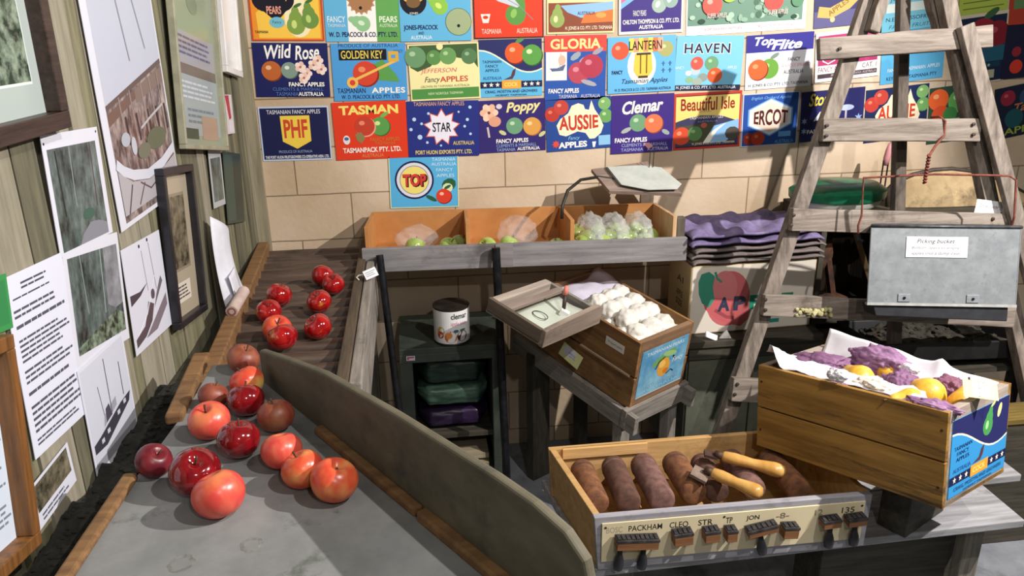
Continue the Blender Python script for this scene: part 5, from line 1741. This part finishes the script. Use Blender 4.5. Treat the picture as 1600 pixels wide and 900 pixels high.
for a in ((1312, 76), (1508, 60), (1292, 196), (1291, 212), (1521, 194), (1521, 210), (1240, 336), (1236, 352), (1551, 342), (1558, 356), (1196, 468), (1196, 484), (1152, 600), (1148, 616)):
    c = lad(*a, -.052) - O
    MB().lathe([(.0055, 0), (.0055, .004), (.001, .005)], 10, mat=Matrix.Translation(c) @ FN.to_track_quat('Z', 'Y').to_matrix().to_4x4()).build('nail_head', M('nail_rust', '#221814', '#3c2a20', scale=60), RG[0 if a[1] < 120 else 1 if a[1] < 280 else 2 if a[1] < 400 else 3 if a[1] < 550 else 4])
mb = MB()
rd = random.Random(8)
for (cxp, n_) in ((1250, 6), (1272, 9), (1290, 6)):
    for i in range(n_):
        c = lad(cxp + rd.uniform(-9, 9), 490 + rd.uniform(-7, 4), -.056) - O
        mb.ico(c, rd.uniform(.005, .011), 1, lambda q: 1 + .4 * noise.noise(q * 3 + c * 40))
mb.build('lichen', M('lichen_yellow', '#a49c6c', '#c8c094', rough=.95, scale=60), RG[3])['kind'] = 'stuff'

# ------------------------------------------------------------------ picking bucket hung on the ladder
BKM = M('galvanised', '#7c8184', '#94989a', rough=.5, scale=26, lo=.3, hi=.7, metal=.25, stain='#787e82', stain_scale=60, stain_lo=.55, stain_hi=.7)
by = 2.1
P0, P1, P2, P3 = (ony(*k_, by) for k_ in ((1361, 368), (1594, 371), (1361, 482), (1593, 488)))
bw_ = (P1 - P0).length * .905; bh = .235
t = thing('picking_bucket', 'grey galvanised picking bucket with a card sign, hung on the ladder by rusty wire', 'bucket', ((P0.x + P1.x) / 2 + .028, by + .07, 1.128 - bh), (R_(-14), 0, R_(-12)))
bx = bw_ / 2
kb = .74
mb = MB()


def wall4(a, b):
    A_, B_ = Vector((a[0], a[1], 0)), Vector((b[0], b[1], 0))
    n_ = Vector((-(B_ - A_).y, (B_ - A_).x, 0)).normalized() * .004
    mb.prism([A_, B_, B_ + n_, A_ + n_], (0, 0, bh))


wall4((-bx, -.09), (bx, -.09)); wall4((bx, -.09), (bx * kb, .05)); wall4((bx * kb, .05), (-bx * kb, .05)); wall4((-bx * kb, .05), (-bx, -.09))
mb.prism([(-bx, -.09, 0), (bx, -.09, 0), (bx * kb, .05, 0), (-bx * kb, .05, 0)], (0, 0, .004))
bodyB = mb.build('bucket_body', BKM, t, bevel=.0015)
rim = [(-bx, -.09, bh), (bx, -.09, bh), (bx * kb, .05, bh), (-bx * kb, .05, bh)]
MB().tube(rim, .005, 8, closed=True).build('rolled_rim', M('rim_dark', '#4a4c4e', '#6c6e70', metal=.6, rough=.5, scale=40), bodyB, smooth=True)
MB().span((-bx, -.093, -.006), (bx, -.075, .002)).build('bottom_strip', M('strip_light', '#9a9a98', '#b4b4b0', scale=30, rough=.5), t)
MB().prism([(-bx + .02, -.085, -.006), (bx - .02, -.085, -.006), (bx - .02, -.085, -.05), (-bx + .03, -.085, -.04)], (0, .1, 0)).build('canvas_bottom', M('canvas_black', '#14161a', '#23262c', rough=.7, scale=30), t, bevel=.003)
for x in (-.11, .09):
    hp_ = MB().span((x - .018, -.0935, .006), (x + .018, -.09, .03)).build('hinge_plate', M('hinge', '#7e8488', '#94999c', scale=40, metal=.3), t, bevel=.001)
    MB().lathe([(.004, 0), (.004, .003)], 8, mat=Matrix.Translation((x, -.0935, .018)) @ Matrix.Rotation(R_(90), 4, 'X')).build('rivet', IRON, hp_)
p = Panel(.178, .062, '#e6e4e6', .001)
p.text(.48, .76, .62, .26, 'Picking bucket', '#2c2630', bold=.01, shear=.3).text(.48, .45, .78, .17, 'Bottom opens to empty', '#3a343c', shear=.25).text(.48, .18, .78, .19, 'apples into a dump case', '#3a343c', shear=.25)
q = p.build('card_sign', t); q.location = (.0, -.0915, bh - .062)
q.location.x = ony(1477, 394, by).x - t.location.x
RW = M('rusty_wire', '#5c2a1e', '#844434', rough=.8, scale=60)
hz = ony(1470, 293, 2.1).z - t.location.z
HY = -.04
whd = MB().tube([(-bx - .012, -.02, bh - .03), (-bx - .018, HY * .8, bh + .0), (-bx - .012, HY, bh + .03), (-bx - .012, HY, hz), (-.02, HY, hz + .012), (bx - .02, HY, hz + .008), (bx + .0, HY, hz - .006), (bx + .002, HY, bh + .03), (bx + .004, -.02, bh - .01)], .0034, 8).build('wire_handle', RW, t)
MB().tube([(-bx - .012, -.02, bh - .03), (-bx - .012, -.03, bh - .045), (-bx, -.03, bh - .05)], .006, 8).build('handle_lug', IRON, whd)
hk = thing('wire_hook', 'twisted rusty red wire hook between a ladder rung and the bucket handle', 'hook', (0, 0, 0))
hA = lad(1470, 187, -.05)
hb = t.location + Vector((ony(1470, 288, by - .045).x - t.location.x, HY, hz + .012))
pts = [hA + Vector((0, .05, -.0)), hA + Vector((.004, .015, .008)), hA + Vector((.014, -.004, -.004)), hA + Vector((.016, -.006, -.05)), hA.lerp(hb, .45) + Vector((.005, 0, 0)), hb + Vector((.002, 0, .075))]
MB().tube(pts, .0038, 8).build('hook_wire', RW, hk, smooth=True)
tw = []
for i in range(60):
    a = i * 1.0
    tw.append(hb + Vector((.0032 * math.cos(a) + .002, .0032 * math.sin(a), .08 - .085 * i / 59)))
MB().tube(tw, .0036, 6).build('twisted_end', RW, hk, smooth=True)

# tan picking bag with a dark rolled edge, behind the bucket
yb = 2.72
arch = [ony(*k_, yb) for k_ in ((1398, 335), (1400, 300), (1412, 288), (1440, 277), (1470, 270), (1500, 268), (1530, 272), (1560, 280), (1600, 298), (1625, 312), (1632, 340))]
z0 = 1.042
t = thing('picking_bag', 'round topped tan picking bag with a dark edge, behind the hanging bucket', 'bag', (1.85, yb + .06, z0))
O2 = Vector((1.85, yb + .06, z0))


def arch_top(x):
    for a, b in zip(arch, arch[1:]):
        if a.x <= x <= b.x:
            return a.z + (b.z - a.z) * (x - a.x) / max(1e-6, b.x - a.x)
    return arch[-1].z


def bag_side(sg):
    def f(u, v):
        x = arch[0].x + .002 + u * (arch[-1].x - arch[0].x - .004)
        zt = max(arch_top(x), z0 + .01)
        bul = .05 * (math.sin(math.pi * u) ** .5) * math.sin(math.pi * min(1, v * .5 + .5)) * 1.0
        return Vector((x, yb + .05 + sg * (.004 + bul), z0 + v * (zt - z0))) - O2
    return f


MB().grid(36, 14, bag_side(-1)).grid(36, 14, bag_side(1)).build('bag_body', M('canvas_tan', '#947c58', '#b8a078', rough=.8, scale=7, stain='#6c5a40', stain_scale=6, bump=.15), t, smooth=True)
MB().tube([a - O2 + Vector((0, .05, 0)) for a in arch], .009, 10).build('rolled_edge', M('edge_dark', '#2e2620', '#463a30', scale=40), t, smooth=True)
o = thing('card_sign', 'small white tilted card sign at the right end of the third rung', 'card', tuple(lad(1545, 324, -.03)))
p = Panel(.098, .045, '#e2e0e4', .001)
p.text(.5, .58, .72, .24, 'Orchard Ladder', '#3c3640')
q = p.build('card_face', o); q.rotation_euler = (R_(-8), R_(9), 0)

# stand under bag and cupboard side, black picking tray with dark debris
t = thing('black_tray', 'large black tray of dark crumbs behind the crate of pears', 'tray', (1.84, 2.46, .585), (R_(-6), 0, R_(-4)))
prf2 = []
mb = MB()
hw, hd = .27, .14
mb.span((-hw, -hd, 0), (hw, hd, .012))
mb.prism([(-hw, -hd, 0), (hw, -hd, 0), (hw + .02, -hd - .015, .07), (-hw - .02, -hd - .015, .07)], (0, .012, 0))
mb.prism([(-hw, hd, 0), (hw, hd, 0), (hw + .02, hd + .015, .07), (-hw - .02, hd + .015, .07)], (0, -.012, 0))
mb.prism([(-hw, -hd, 0), (-hw, hd, 0), (-hw - .02, hd + .015, .07), (-hw - .02, -hd - .015, .07)], (.012, 0, 0))
mb.prism([(hw, -hd, 0), (hw, hd, 0), (hw + .02, hd + .015, .07), (hw + .02, -hd - .015, .07)], (-.012, 0, 0))
mb.build('tray_body', M('tray_black', '#0e0e10', '#1e1e20', rough=.6, scale=14), t, bevel=.004)
TMX = Matrix.LocRotScale(Vector((1.84, 2.46, .585)), Euler((R_(-6), 0, R_(-4))), None)
mb = MB()


def heap(u, v):
    x, y = (u - .5) * 2 * (hw - .015), (v - .5) * 2 * (hd - .015)
    e = min(u, 1 - u, v, 1 - v)
    z = .02 + .05 * min(1, e * 5) * (.6 + .6 * v) + .02 * noise.noise(Vector((x * 14, y * 14, 0))) + .012 * noise.noise(Vector((x * 40, y * 40, 3)))
    return (x, y, z)


mb.grid(60, 34, heap)
rd = random.Random(4)
for i in range(160):
    u, v = rd.uniform(.06, .94), rd.uniform(.1, .94)
    c = Vector(heap(u, v))
    mb.ico(c, rd.uniform(.005, .014), 1, lambda q: 1 + .4 * noise.noise(q * 2 + c * 30), sc=(1, 1, .7))
o = mb.build('dark_crumbs', M('crumbs', '#1e1b16', '#423c30', rough=.95, scale=40, stain='#17171a', stain_scale=16))
o.matrix_world = TMX
tag(o, 'heap of dark earthy crumbs in the black tray', 'debris', kind='stuff')
t = thing('trestle_stand', 'dark stand carrying the black tray behind the crate of pears', 'stand', (1.84, 2.46, 0))
MB().span((-.28, -.15, .55), (.28, .15, .568)).build('stand_top', DARKWOOD, t)
for x in (-.27, .23):
    for y in (-.14, .1):
        MB().span((x, y, 0), (x + .035, y + .035, .55)).build('leg', DARKWOOD_Z, t)

t = thing('dark_backdrop', 'added dark low chest with a yellowish plank on it, at the right edge behind the bench', 'backdrop', (1.9, 2.14, 0))  # added block; its dark colour supplies the gloom right of the bench
MB().span((-.16, -.05, 0), (.2, .05, .47)).build('backdrop_body', DARKWOOD, t, bevel=.003)
MB().span((-.17, -.055, .47), (.2, .055, .49)).build('top_plank', wood('plank_yellow', '#5c4c20', '#80692e', 'x'), t, bevel=.002)
# ------------------------------------------------------------------ low bench and stencil tray
ZB = .45
BNW = wood('bench_grey', '#7c7a7c', '#a6a5a8', 'x', scale=3, stain='#5c5a58', stain_scale=5, rough=.7, bump=.4)
t = thing('low_bench', 'low grey weathered bench at the lower right, under the crate of pears', 'bench', (1.15, 1.8, 0))
O = Vector((1.15, 1.8, 0))
MB().prism([Vector(k_) - O for k_ in ((.40, 1.615, ZB), (1.60, 1.645, ZB), (1.60, 1.84, ZB), (.36, 1.81, ZB))], (0, 0, -.024)).build('top_board', BNW, t, bevel=.003)
MB().prism([Vector(k_) - O for k_ in ((.36, 1.814, ZB - .001), (1.75, 1.848, ZB - .001), (1.75, 2.06, ZB - .001), (.33, 2.03, ZB - .001))], (0, 0, -.024)).build('top_board', BNW, t, bevel=.003)
MB().prism([Vector(k_) - O for k_ in ((.5, 1.7, ZB - .024), (1.56, 1.72, ZB - .024), (1.56, 1.74, ZB - .024), (.5, 1.72, ZB - .024))], (0, 0, -.06)).build('apron', DARKWOOD, t)
for x, y in ((.47, 1.7), (1.50, 1.72), (.47, 1.97), (1.58, 1.97)):
    MB().span(Vector((x, y, 0)) - O, Vector((x + .055, y + .04, ZB - .024)) - O).build('leg', wood('bench_leg', '#5c584e', '#80786c', 'z'), t, bevel=.003)
# things standing in the dark under the bench
o = MB().span((1.12, 1.80, 0), (1.55, 1.95, .36)).span((1.11, 1.79, .36), (1.56, 1.96, .375)).build('dark_box', DARKWOOD, bevel=.004)
tag(o, 'dark wooden box standing under the right half of the bench', 'box')

TCX0, TCX1, TCY0, TCY1 = .392, 1.113, 1.612, 1.952
ZTR = .607
t = thing('stencil_tray', 'shallow pale wooden tray of rusty rollers with a grey front, on the low bench', 'tray', (.75, 1.78, ZB))
O = Vector((.75, 1.78, ZB))
PLY = wood('ply_tan', '#b08850', '#c8a06a', 'x', scale=3, stain='#8c6838', stain_scale=4)
PLYG = wood('tray_front_grey', '#88858c', '#a4a1a6', 'x', scale=3, stain='#6c696c', stain_scale=6)
hh = ZTR - ZB


def tw_(x, y, z):
    return Vector((x, y, z)) - O


MB().prism([tw_(.41, 1.622, ZB + .012), tw_(1.1, 1.618, ZB + .012), tw_(1.085, 1.945, ZB + .012), tw_(.35, 1.945, ZB + .012)], (0, 0, .012)).build('tray_floor', PLY, t)
MB().prism([tw_(.392, 1.612, ZTR), tw_(1.113, 1.606, ZTR), tw_(1.11, 1.606, ZB), tw_(.405, 1.612, ZB)], (0, .018, 0)).build('front_board', PLYG, t, bevel=.002)
MB().prism([tw_(.336, 1.938, ZTR), tw_(1.095, 1.938, ZTR), tw_(1.09, 1.938, ZB), tw_(.345, 1.938, ZB)], (0, .016, 0)).build('back_board', PLY, t, bevel=.002)
MB().prism([tw_(.392, 1.628, ZTR), tw_(.338, 1.94, ZTR), tw_(.35, 1.94, ZB), tw_(.405, 1.628, ZB)], (.018, 0, 0)).build('side_board', PLY, t, bevel=.002)
MB().prism([tw_(1.095, 1.622, ZTR), tw_(1.08, 1.94, ZTR), tw_(1.08, 1.94, ZB), tw_(1.095, 1.622, ZB)], (.016, 0, 0)).build('side_board', PLY, t, bevel=.002)
MB().prism([tw_(.375, 1.93, ZTR - .03), tw_(.62, 1.93, ZTR - .03), tw_(.62, 1.93, ZTR), tw_(.375, 1.93, ZTR)], (0, .012, 0)).build('corner_strip', wood('ply_light', '#c89c60', '#dcb078', 'x'), t)
# cream strip with stencilled names
fx0, fx1 = .412, 1.094
cz_ = ZB + .062
p = Panel(fx1 - fx0, .112, '#d6c8a4', .004, rough=.6)
BI = '#2a2622'
for u, w_, s_, c in ((.045, .06, 'BOSC', '#a89c84'), (.16, .125, 'PACKHAM', BI), (.285, .07, 'CLEO', BI), (.385, .055, 'STR', BI), (.475, .025, 'TP', BI), (.565, .05, 'JON', BI), (.68, .05, '-8-', '#7a705c'), (.82, .03, '12', '#8a8068'), (.935, .05, '135', '#4a4438')):
    p.text(u, .82, w_, .15, s_, c, bold=.01)
for u, v in ((.012, .9), (.455, .92), (.988, .9)):
    p.ell(u, v, .03, .03, BI, 8)
q = p.build('name_strip', t)
q.location = tw_((fx0 + fx1) / 2, 1.6085, ZB + .084)
q.rotation_euler = (0, 0, R_(-.4))


def fy(x):
    return 1.6035 - (x - .41) * .008


def sx(px):
    return onplane(px, 840, (0, 1.6, 0), (0, 1, 0)).x


STB = wood('stamp_wood', '#6c4424', '#8c5e38', 'x', scale=6)
STR_ = M('stamp_rubber', '#1c1a1c', '#3c3838', rough=.7, scale=60, lo=.4, hi=.6)
STH = M('stamp_handle', '#17161a', '#2c2a2e', rough=.35, scale=20)
GS = 'name stamps along the front of the stencil tray'


def stamp(lab, px, pz, w, h, tilt=0, handle=None, text=None, d=.03):
    x = sx(px)
    z = onplane(px, pz, (0, fy(x) - .02, 0), (0, 1, 0)).z
    t2 = thing('rubber_stamp', lab, 'stamp', (x, fy(x), z), (0, R_(tilt), 0), GS)
    blk = MB().span((-w / 2, -d, -h / 2), (w / 2, -.0002, h / 2 - .006)).build('stamp_block', STB, t2, bevel=.001)
    mb = MB().span((-w / 2 - .001, -d - .001, h / 2 - .006), (w / 2 + .001, -.0002, h / 2))
    n = max(2, int(w / .011))
    for i in range(n):
        mb.span((-w / 2 + (i + .15) * w / n, -d + .004, h / 2), (-w / 2 + (i + .8) * w / n, -.006, h / 2 + .003))
    mb.build('rubber_face', STR_, blk)
    for hx_ in (handle or ()):
        MB().lathe([(.006, .0), (.007, -.02), (.011, -.034), (.0135, -.05), (.011, -.064), (.003, -.07)], 14, mat=Matrix.Translation((hx_, -d / 2, -h / 2))).build('handle', STH, t2, smooth=True)
    return t2


stamp('long dark stamp with two hanging handles at the left end of the cream strip', 993, 849, .105, .028, 4, (-.04, .02))
stamp('square stamp block under the second painted name', 1063, 841, .047, .034, -3)
stamp('square stamp block under the middle of the cream strip', 1107, 837, .037, .032, -2)
stamp('smallest stamp block, left of the tilted long stamp', 1137, 836, .026, .032, 0)
stamp('long tilted stamp with one short handle', 1184, 829, .076, .02, -10, (-.004,))
stamp('square stamp block right of the tilted long stamp', 1227, 831, .038, .032, 4)
stamp('rounded stamp with one knob handle, second from the right end', 1288, 818, .046, .022, -3, (.0,))
stamp('rounded stamp with one knob handle at the right end of the cream strip', 1326, 815, .048, .022, -3, (.0,))

# rusty rollers in the tray
RR = [M('roller_rust_a', '#5a3826', '#8c5c3a', rough=.9, scale=30, stain='#3c261a', stain_scale=12, bump=.4),
      M('roller_rust_b', '#4a3128', '#6c4a3c', rough=.9, scale=30, stain='#34221a', stain_scale=12, bump=.4),
      M('roller_rust_c', '#5c4038', '#86625a', rough=.9, scale=30, stain='#40281e', stain_scale=12, bump=.4)]
GRO = 'rusty rollers lying in the stencil tray'
names = ('leftmost rusty roller in the stencil tray', 'dark brown rusty roller, second from the left in the stencil tray', 'mauve brown rusty roller, third from the left in the stencil tray', 'rusty roller with a dented end, fourth from the left in the stencil tray', 'half buried rusty roller behind the front wooden handle', 'dark rusty roller under the rear wooden handle', 'rusty roller at the right, nearest the crate of pears')
for i, (a, b, r) in enumerate((((908, 722), (934, 786), .033), ((957, 717), (983, 785), .034), ((1003, 714), (1036, 782), .036), ((1052, 711), (1086, 770), .036), ((1095, 712), (1122, 768), .032), ((1140, 706), (1180, 765), .033), ((1200, 705), (1250, 765), .034))):
    A = onz(*a, .572 + .01) - Vector((0, 0, .018)); B = onz(*b, .572) - Vector((0, 0, .006))
    d = (B - A).normalized()
    t2 = thing('rusty_roller', names[i], 'roller', tuple(A), group=GRO)
    L_ = (B - A).length
    m = d.to_track_quat('Z', 'Y').to_matrix().to_4x4()
    MB().lathe([(r * .75, 0), (r * .95, .006), (r, .016), (r, L_ * .5), (r * 1.01, L_ - .012), (r * .94, L_ - .003), (r * .8, L_)], 22, mat=m).build('roller_body', RR[i % 3], t2, smooth=True, auto=45)
    MB().lathe([(r * 1.015, .022), (r * 1.03, .026), (r * 1.015, .03)], 22, mat=m).lathe([(r * .25, -.006), (r * .25, .003)], 10, mat=m).build('end_cap', RR[(i + 1) % 3], t2, smooth=True, auto=45)
HW = M('turned_wood', '#b8843c', '#d4a45c', rough=.3, scale=7, stretch=(3, 1, 1), coat=.3)
prh = [(.010, 0), (.0145, .006), (.0165, .03), (.0155, .052), (.0135, .075), (.0165, .1), (.0195, .125), (.0195, .14), (.015, .152), (.004, .157)]
for lab, a, b, hd in (('turned wooden handled scraper lying in front, over the rusty rollers', (1112, 738), (1192, 772), 1), ('turned wooden handled scraper lying behind, over the rusty rollers', (1128, 712), (1228, 738), 2)):
    A = onz(*a, .625); B = onz(*b, .612)
    d = (B - A).normalized()
    m = d.to_track_quat('Z', 'Y').to_matrix().to_4x4()
    t2 = thing('hand_scraper', lab, 'tool', tuple(A), group='wooden handled tools in the stencil tray')
    k = (B - A).length / .157
    MB().lathe([(r, z * k) for r, z in prh], 20, mat=m).build('handle', HW, t2, smooth=True)
    MB().lathe([(.007, -.02), (.0105, -.018), (.011, .004)], 14, mat=m).build('ferrule', M('ferrule_rust', '#3c2a20', '#5c4434', rough=.6, metal=.4, scale=40), t2, smooth=True)
    if hd == 1:
        MB().box(d * -.03 + Vector((-.006, -.012, -.012)), (.045, .05, .008), (0, .3, -.6)).build('blade', M('blade_rust', '#6c5a50', '#8c7a6c', rough=.7, scale=30), t2)
    else:
        MB().box(d * -.03 + Vector((0, 0, -.006)), (.036, .03, .008), (0, .2, -.3)).build('blade', M('blade_dark', '#2c1c18', '#4c3428', rough=.8, scale=30), t2)

# ------------------------------------------------------------------ crate of pears
FE = Euler((R_(-4.0), R_(-7.8), R_(-60.7))).to_matrix()
FP = Vector((1.186, 1.734, .629))
FD = (.516, .315, .236)
FM = FE.to_4x4(); FM.translation = FP
FW1 = wood('dump_case_side', '#7a5620', '#a67c3a', 'x', scale=2.5, stain='#3c2812', stain_scale=1.7, stain_lo=.54, stain_hi=.68, rough=.6, grain=True)
FW2 = wood('dump_case_end', '#8a7c70', '#a89a8e', 'y', scale=3, stain='#6c6058', stain_scale=5)
t = thing('pear_crate', 'golden brown wooden crate of yellow pears with a blue label, in the right foreground', 'crate', mat=FM)
L_, W_, H_ = FD
crate(t, FD, ((0, .112), (.116, H_)), wall=.012, end=.02, side_m=FW1, end_m=FW2)
for s_ in (1, -1):
    for z in (.05, .19):
        MB().lathe([(.0035, 0), (.003, .0015)], 8, mat=Matrix.Translation((s_ * (L_ / 2 - .012), -W_ / 2, z)) @ Matrix.Rotation(R_(90), 4, 'X')).build('nail_head', M('nail_rust', '#221814', '#3c2a20', scale=60), t)
p = Panel(.285, .192, '#3a94d0', .0012)
wave_label(p, True)
q = p.build('crate_label', t)
q.rotation_euler = (0, 0, R_(90)); q.location = (L_ / 2 + .0006, .008, .113)
q.parent = [c_ for c_ in t.children if c_.name.startswith('end_board')][1]


def fin(px, py, z):
    """point on the crate's own level z under a pixel"""
    n = FE @ Vector((0, 0, 1))
    return onplane(px, py, FM @ Vector((0, 0, z)), n)


# filling under the fruit, paper liners
o = MB().grid(30, 20, lambda u, v: ((u - .5) * (L_ - .045), (v - .5) * (W_ - .03), .192 + .02 * noise.noise(Vector((u * 6, v * 5, 2))) + .008 * noise.noise(Vector((u * 19, v * 15, 2)))), thick=.003).build('tissue_bed', M('tissue_mauve', '#8a6484', '#b28aa8', rough=.7, scale=18, lo=.3, hi=.7), smooth=True)
o.matrix_world = FM
tag(o, 'bed of mauve tissue paper under the pears in the crate', 'paper')
LIN = M('liner_white', '#dcd8de', '#efecf0', rough=.6, scale=9)


def liner_front(u, v):
    x = -L_ / 2 + .022 + u * (.44 - .06 * v)
    pk = .07 * math.exp(-((u - .05) / .035) ** 2) + .03 * math.exp(-((u) / .02) ** 2)
    y = -W_ / 2 + .014 + v * (.125 - .03 * u)
    z = .238 + .018 * math.sin(v * 2.6) - .012 * v + .007 * noise.noise(Vector((x * 18, v * 3, 5))) + .004 * noise.noise(Vector((x * 50, v * 9, 2))) + pk * (1 - v) ** 2
    return (x, y - .02 * (1 - v) * math.exp(-((u - .05) / .06) ** 2), z)


o = MB().grid(50, 10, liner_front, thick=.0008).build('paper_liner', LIN, smooth=True)
o.matrix_world = FM
tag(o, 'white paper liner along the near long side of the pear crate, with an upturned corner', 'paper', 'paper liners in the pear crate')


def liner_back(u, v):
    x = -L_ / 2 + .024 + u * .47
    y = W_ / 2 - .014 - .05 * v
    z = .19 + (1 - v) * (.1 - .055 * u) + .006 * noise.noise(Vector((x * 16, v * 4, 9))) + .012 * math.exp(-((u - .7) / .03) ** 2) * (1 - v)
    return (x, y, z)


o = MB().grid(50, 10, liner_back, thick=.0008).build('paper_liner', LIN, smooth=True)
o.matrix_world = FM
tag(o, 'white paper liner standing up along the far long side of the pear crate', 'paper', 'paper liners in the pear crate')

PEAR = apple_material('pear_yellow', '#dca028', '#e8b840', '#eccc6c', .4, .5, .75, 5.5, .2)
GP = 'yellow pears in the crate'


def pear(lab, px, py, z, r, dirn, roll=0):
    c = fin(px, py, z)
    t2 = thing('pear', lab, 'pear', tuple(c), group=GP)
    m = (FE @ Vector(dirn)).normalized().to_track_quat('Z', 'Y').to_matrix().to_4x4()
    pr_ = [(.02, -.92), (.3, -.9), (.62, -.74), (.88, -.42), (1, 0), (.93, .38), (.74, .76), (.56, 1.08), (.45, 1.36), (.36, 1.56), (.2, 1.68), (.02, 1.68)]
    MB().lathe([(a * r, b_ * r) for a, b_ in pr_], 24, mat=m).build('fruit_body', PEAR, t2, smooth=True)
    MB().tube([m @ Vector((0, 0, 1.62 * r)), m @ Vector((.05 * r, 0, 1.9 * r)), m @ Vector((.2 * r, 0, 2.2 * r))], [.06 * r, .055 * r, .075 * r], 8).build('stem', STEM, t2, smooth=True)


pear('yellow pear near the left end of the crate, half under white tissue', 1345, 592, .232, .036, (-.75, .3, .15))
pear('small yellow pear peeping out at the middle of the crate by the far paper liner', 1384, 581, .228, .026, (.3, .6, .4))
pear('large yellow pear at the middle right of the crate', 1452, 616, .232, .04, (-.8, .25, .1))
pear('yellow pear at the near right, pale and low beside the large one', 1424, 627, .222, .033, (-.4, -.6, .1))
pear('yellow pear with upright neck by the label end of the crate', 1500, 634, .205, .033, (.1, .45, .85))

TM1 = M('tissue_purple', '#6a4464', '#8c6486', rough=.7, scale=20, lo=.3, hi=.7, bump=.3)
TM2 = M('tissue_violet', '#7c547a', '#a27c9e', rough=.7, scale=20, lo=.3, hi=.7, bump=.3)
TM3 = M('tissue_cream', '#dcc8b8', '#ecdccc', rough=.7, scale=20, bump=.3)
GTI = 'crumpled tissues among the pears'
for i, (lab, px, py, z, r, sc_, mt) in enumerate((
        ('dark purple crumpled tissue at the left end of the pear crate', 1287, 568, .235, .055, (1.35, .9, .55), TM1),
        ('violet crumpled tissue standing against the far liner of the pear crate', 1370, 566, .245, .058, (1.45, .6, .75), TM2),
        ('violet tissue wrapped pear in the middle of the crate, between yellow pears', 1408, 602, .235, .042, (1, .9, 1.0), TM1),
        ('violet tissue along the near side of the pear crate', 1455, 634, .232, .044, (1.4, .55, .4), TM2),
        ('brownish purple tissue by the yellow card of the pear crate', 1482, 606, .215, .04, (1.1, .9, .7), M('tissue_plum', '#6c3c54', '#8c5c70', rough=.7, scale=20, bump=.3)),
        ('cream tissue over the yellow pear in the middle of the crate', 1368, 606, .236, .042, (1.3, .7, .5), TM3),
        ('small white scrap of tissue at the left of the pear crate', 1308, 586, .262, .02, (1.3, .8, .8), LIN),
        ('small white scrap of tissue on the far liner of the pear crate', 1421, 577, .268, .018, (1.3, .7, .7), LIN))):
    def ff(pnt, s=i * 3.3):
        return 1 + .34 * noise.noise(pnt * 1.7 + Vector((s, 0, 0))) + .3 * abs(noise.noise(pnt * 3.6 + Vector((0, s, 0)))) - .1 + .14 * abs(noise.noise(pnt * 8 + Vector((0, 0, s)))) + .06 * noise.noise(pnt * 17 + Vector((0, 0, s)))
    o = MB().ico((0, 0, 0), r, 5, ff, sc=sc_).build('crumpled_tissue', mt, smooth=True)
    o.matrix_world = Matrix.Translation(fin(px, py, z)) @ FE.to_4x4() @ Matrix.Rotation(i * .7, 4, 'X')
    if sc_[2] < .9:
        o.matrix_world = Matrix.Translation(fin(px, py, z)) @ FE.to_4x4()
    tag(o, lab, 'tissue', GTI)
cpt = fin(1531, 611, .262)
cn = Vector((-.16, -.62, .77))
tl_, tr_, bl_ = (onplane(*k_, cpt, cn) for k_ in ((1503, 592), (1557, 600), (1506, 619)))
cm_, w_, h_ = frame_of(tl_, tr_, bl_)
o = thing('card_sign', 'pale yellow card sign lying on the label end of the pear crate', 'card', mat=cm_)
p = Panel(w_, h_, '#cfc184', .0012)
p.rect(.28, .12, .78, .9, '#cfccd2').text(.46, .52, .5, .1, 'Pears', '#3a3440', rot=R_(90)).text(.62, .52, .5, .1, 'wrapped', '#3a3440', rot=R_(90))
p.build('card_face', o)
# timber block under the label end
o = MB().box((1.30, 1.70, .534), (.2, .08, .166), (0, 0, R_(29))).build('timber_block', DARKWOOD, bevel=.003)
tag(o, 'dark timber block propping the label end of the pear crate on the bench', 'block')
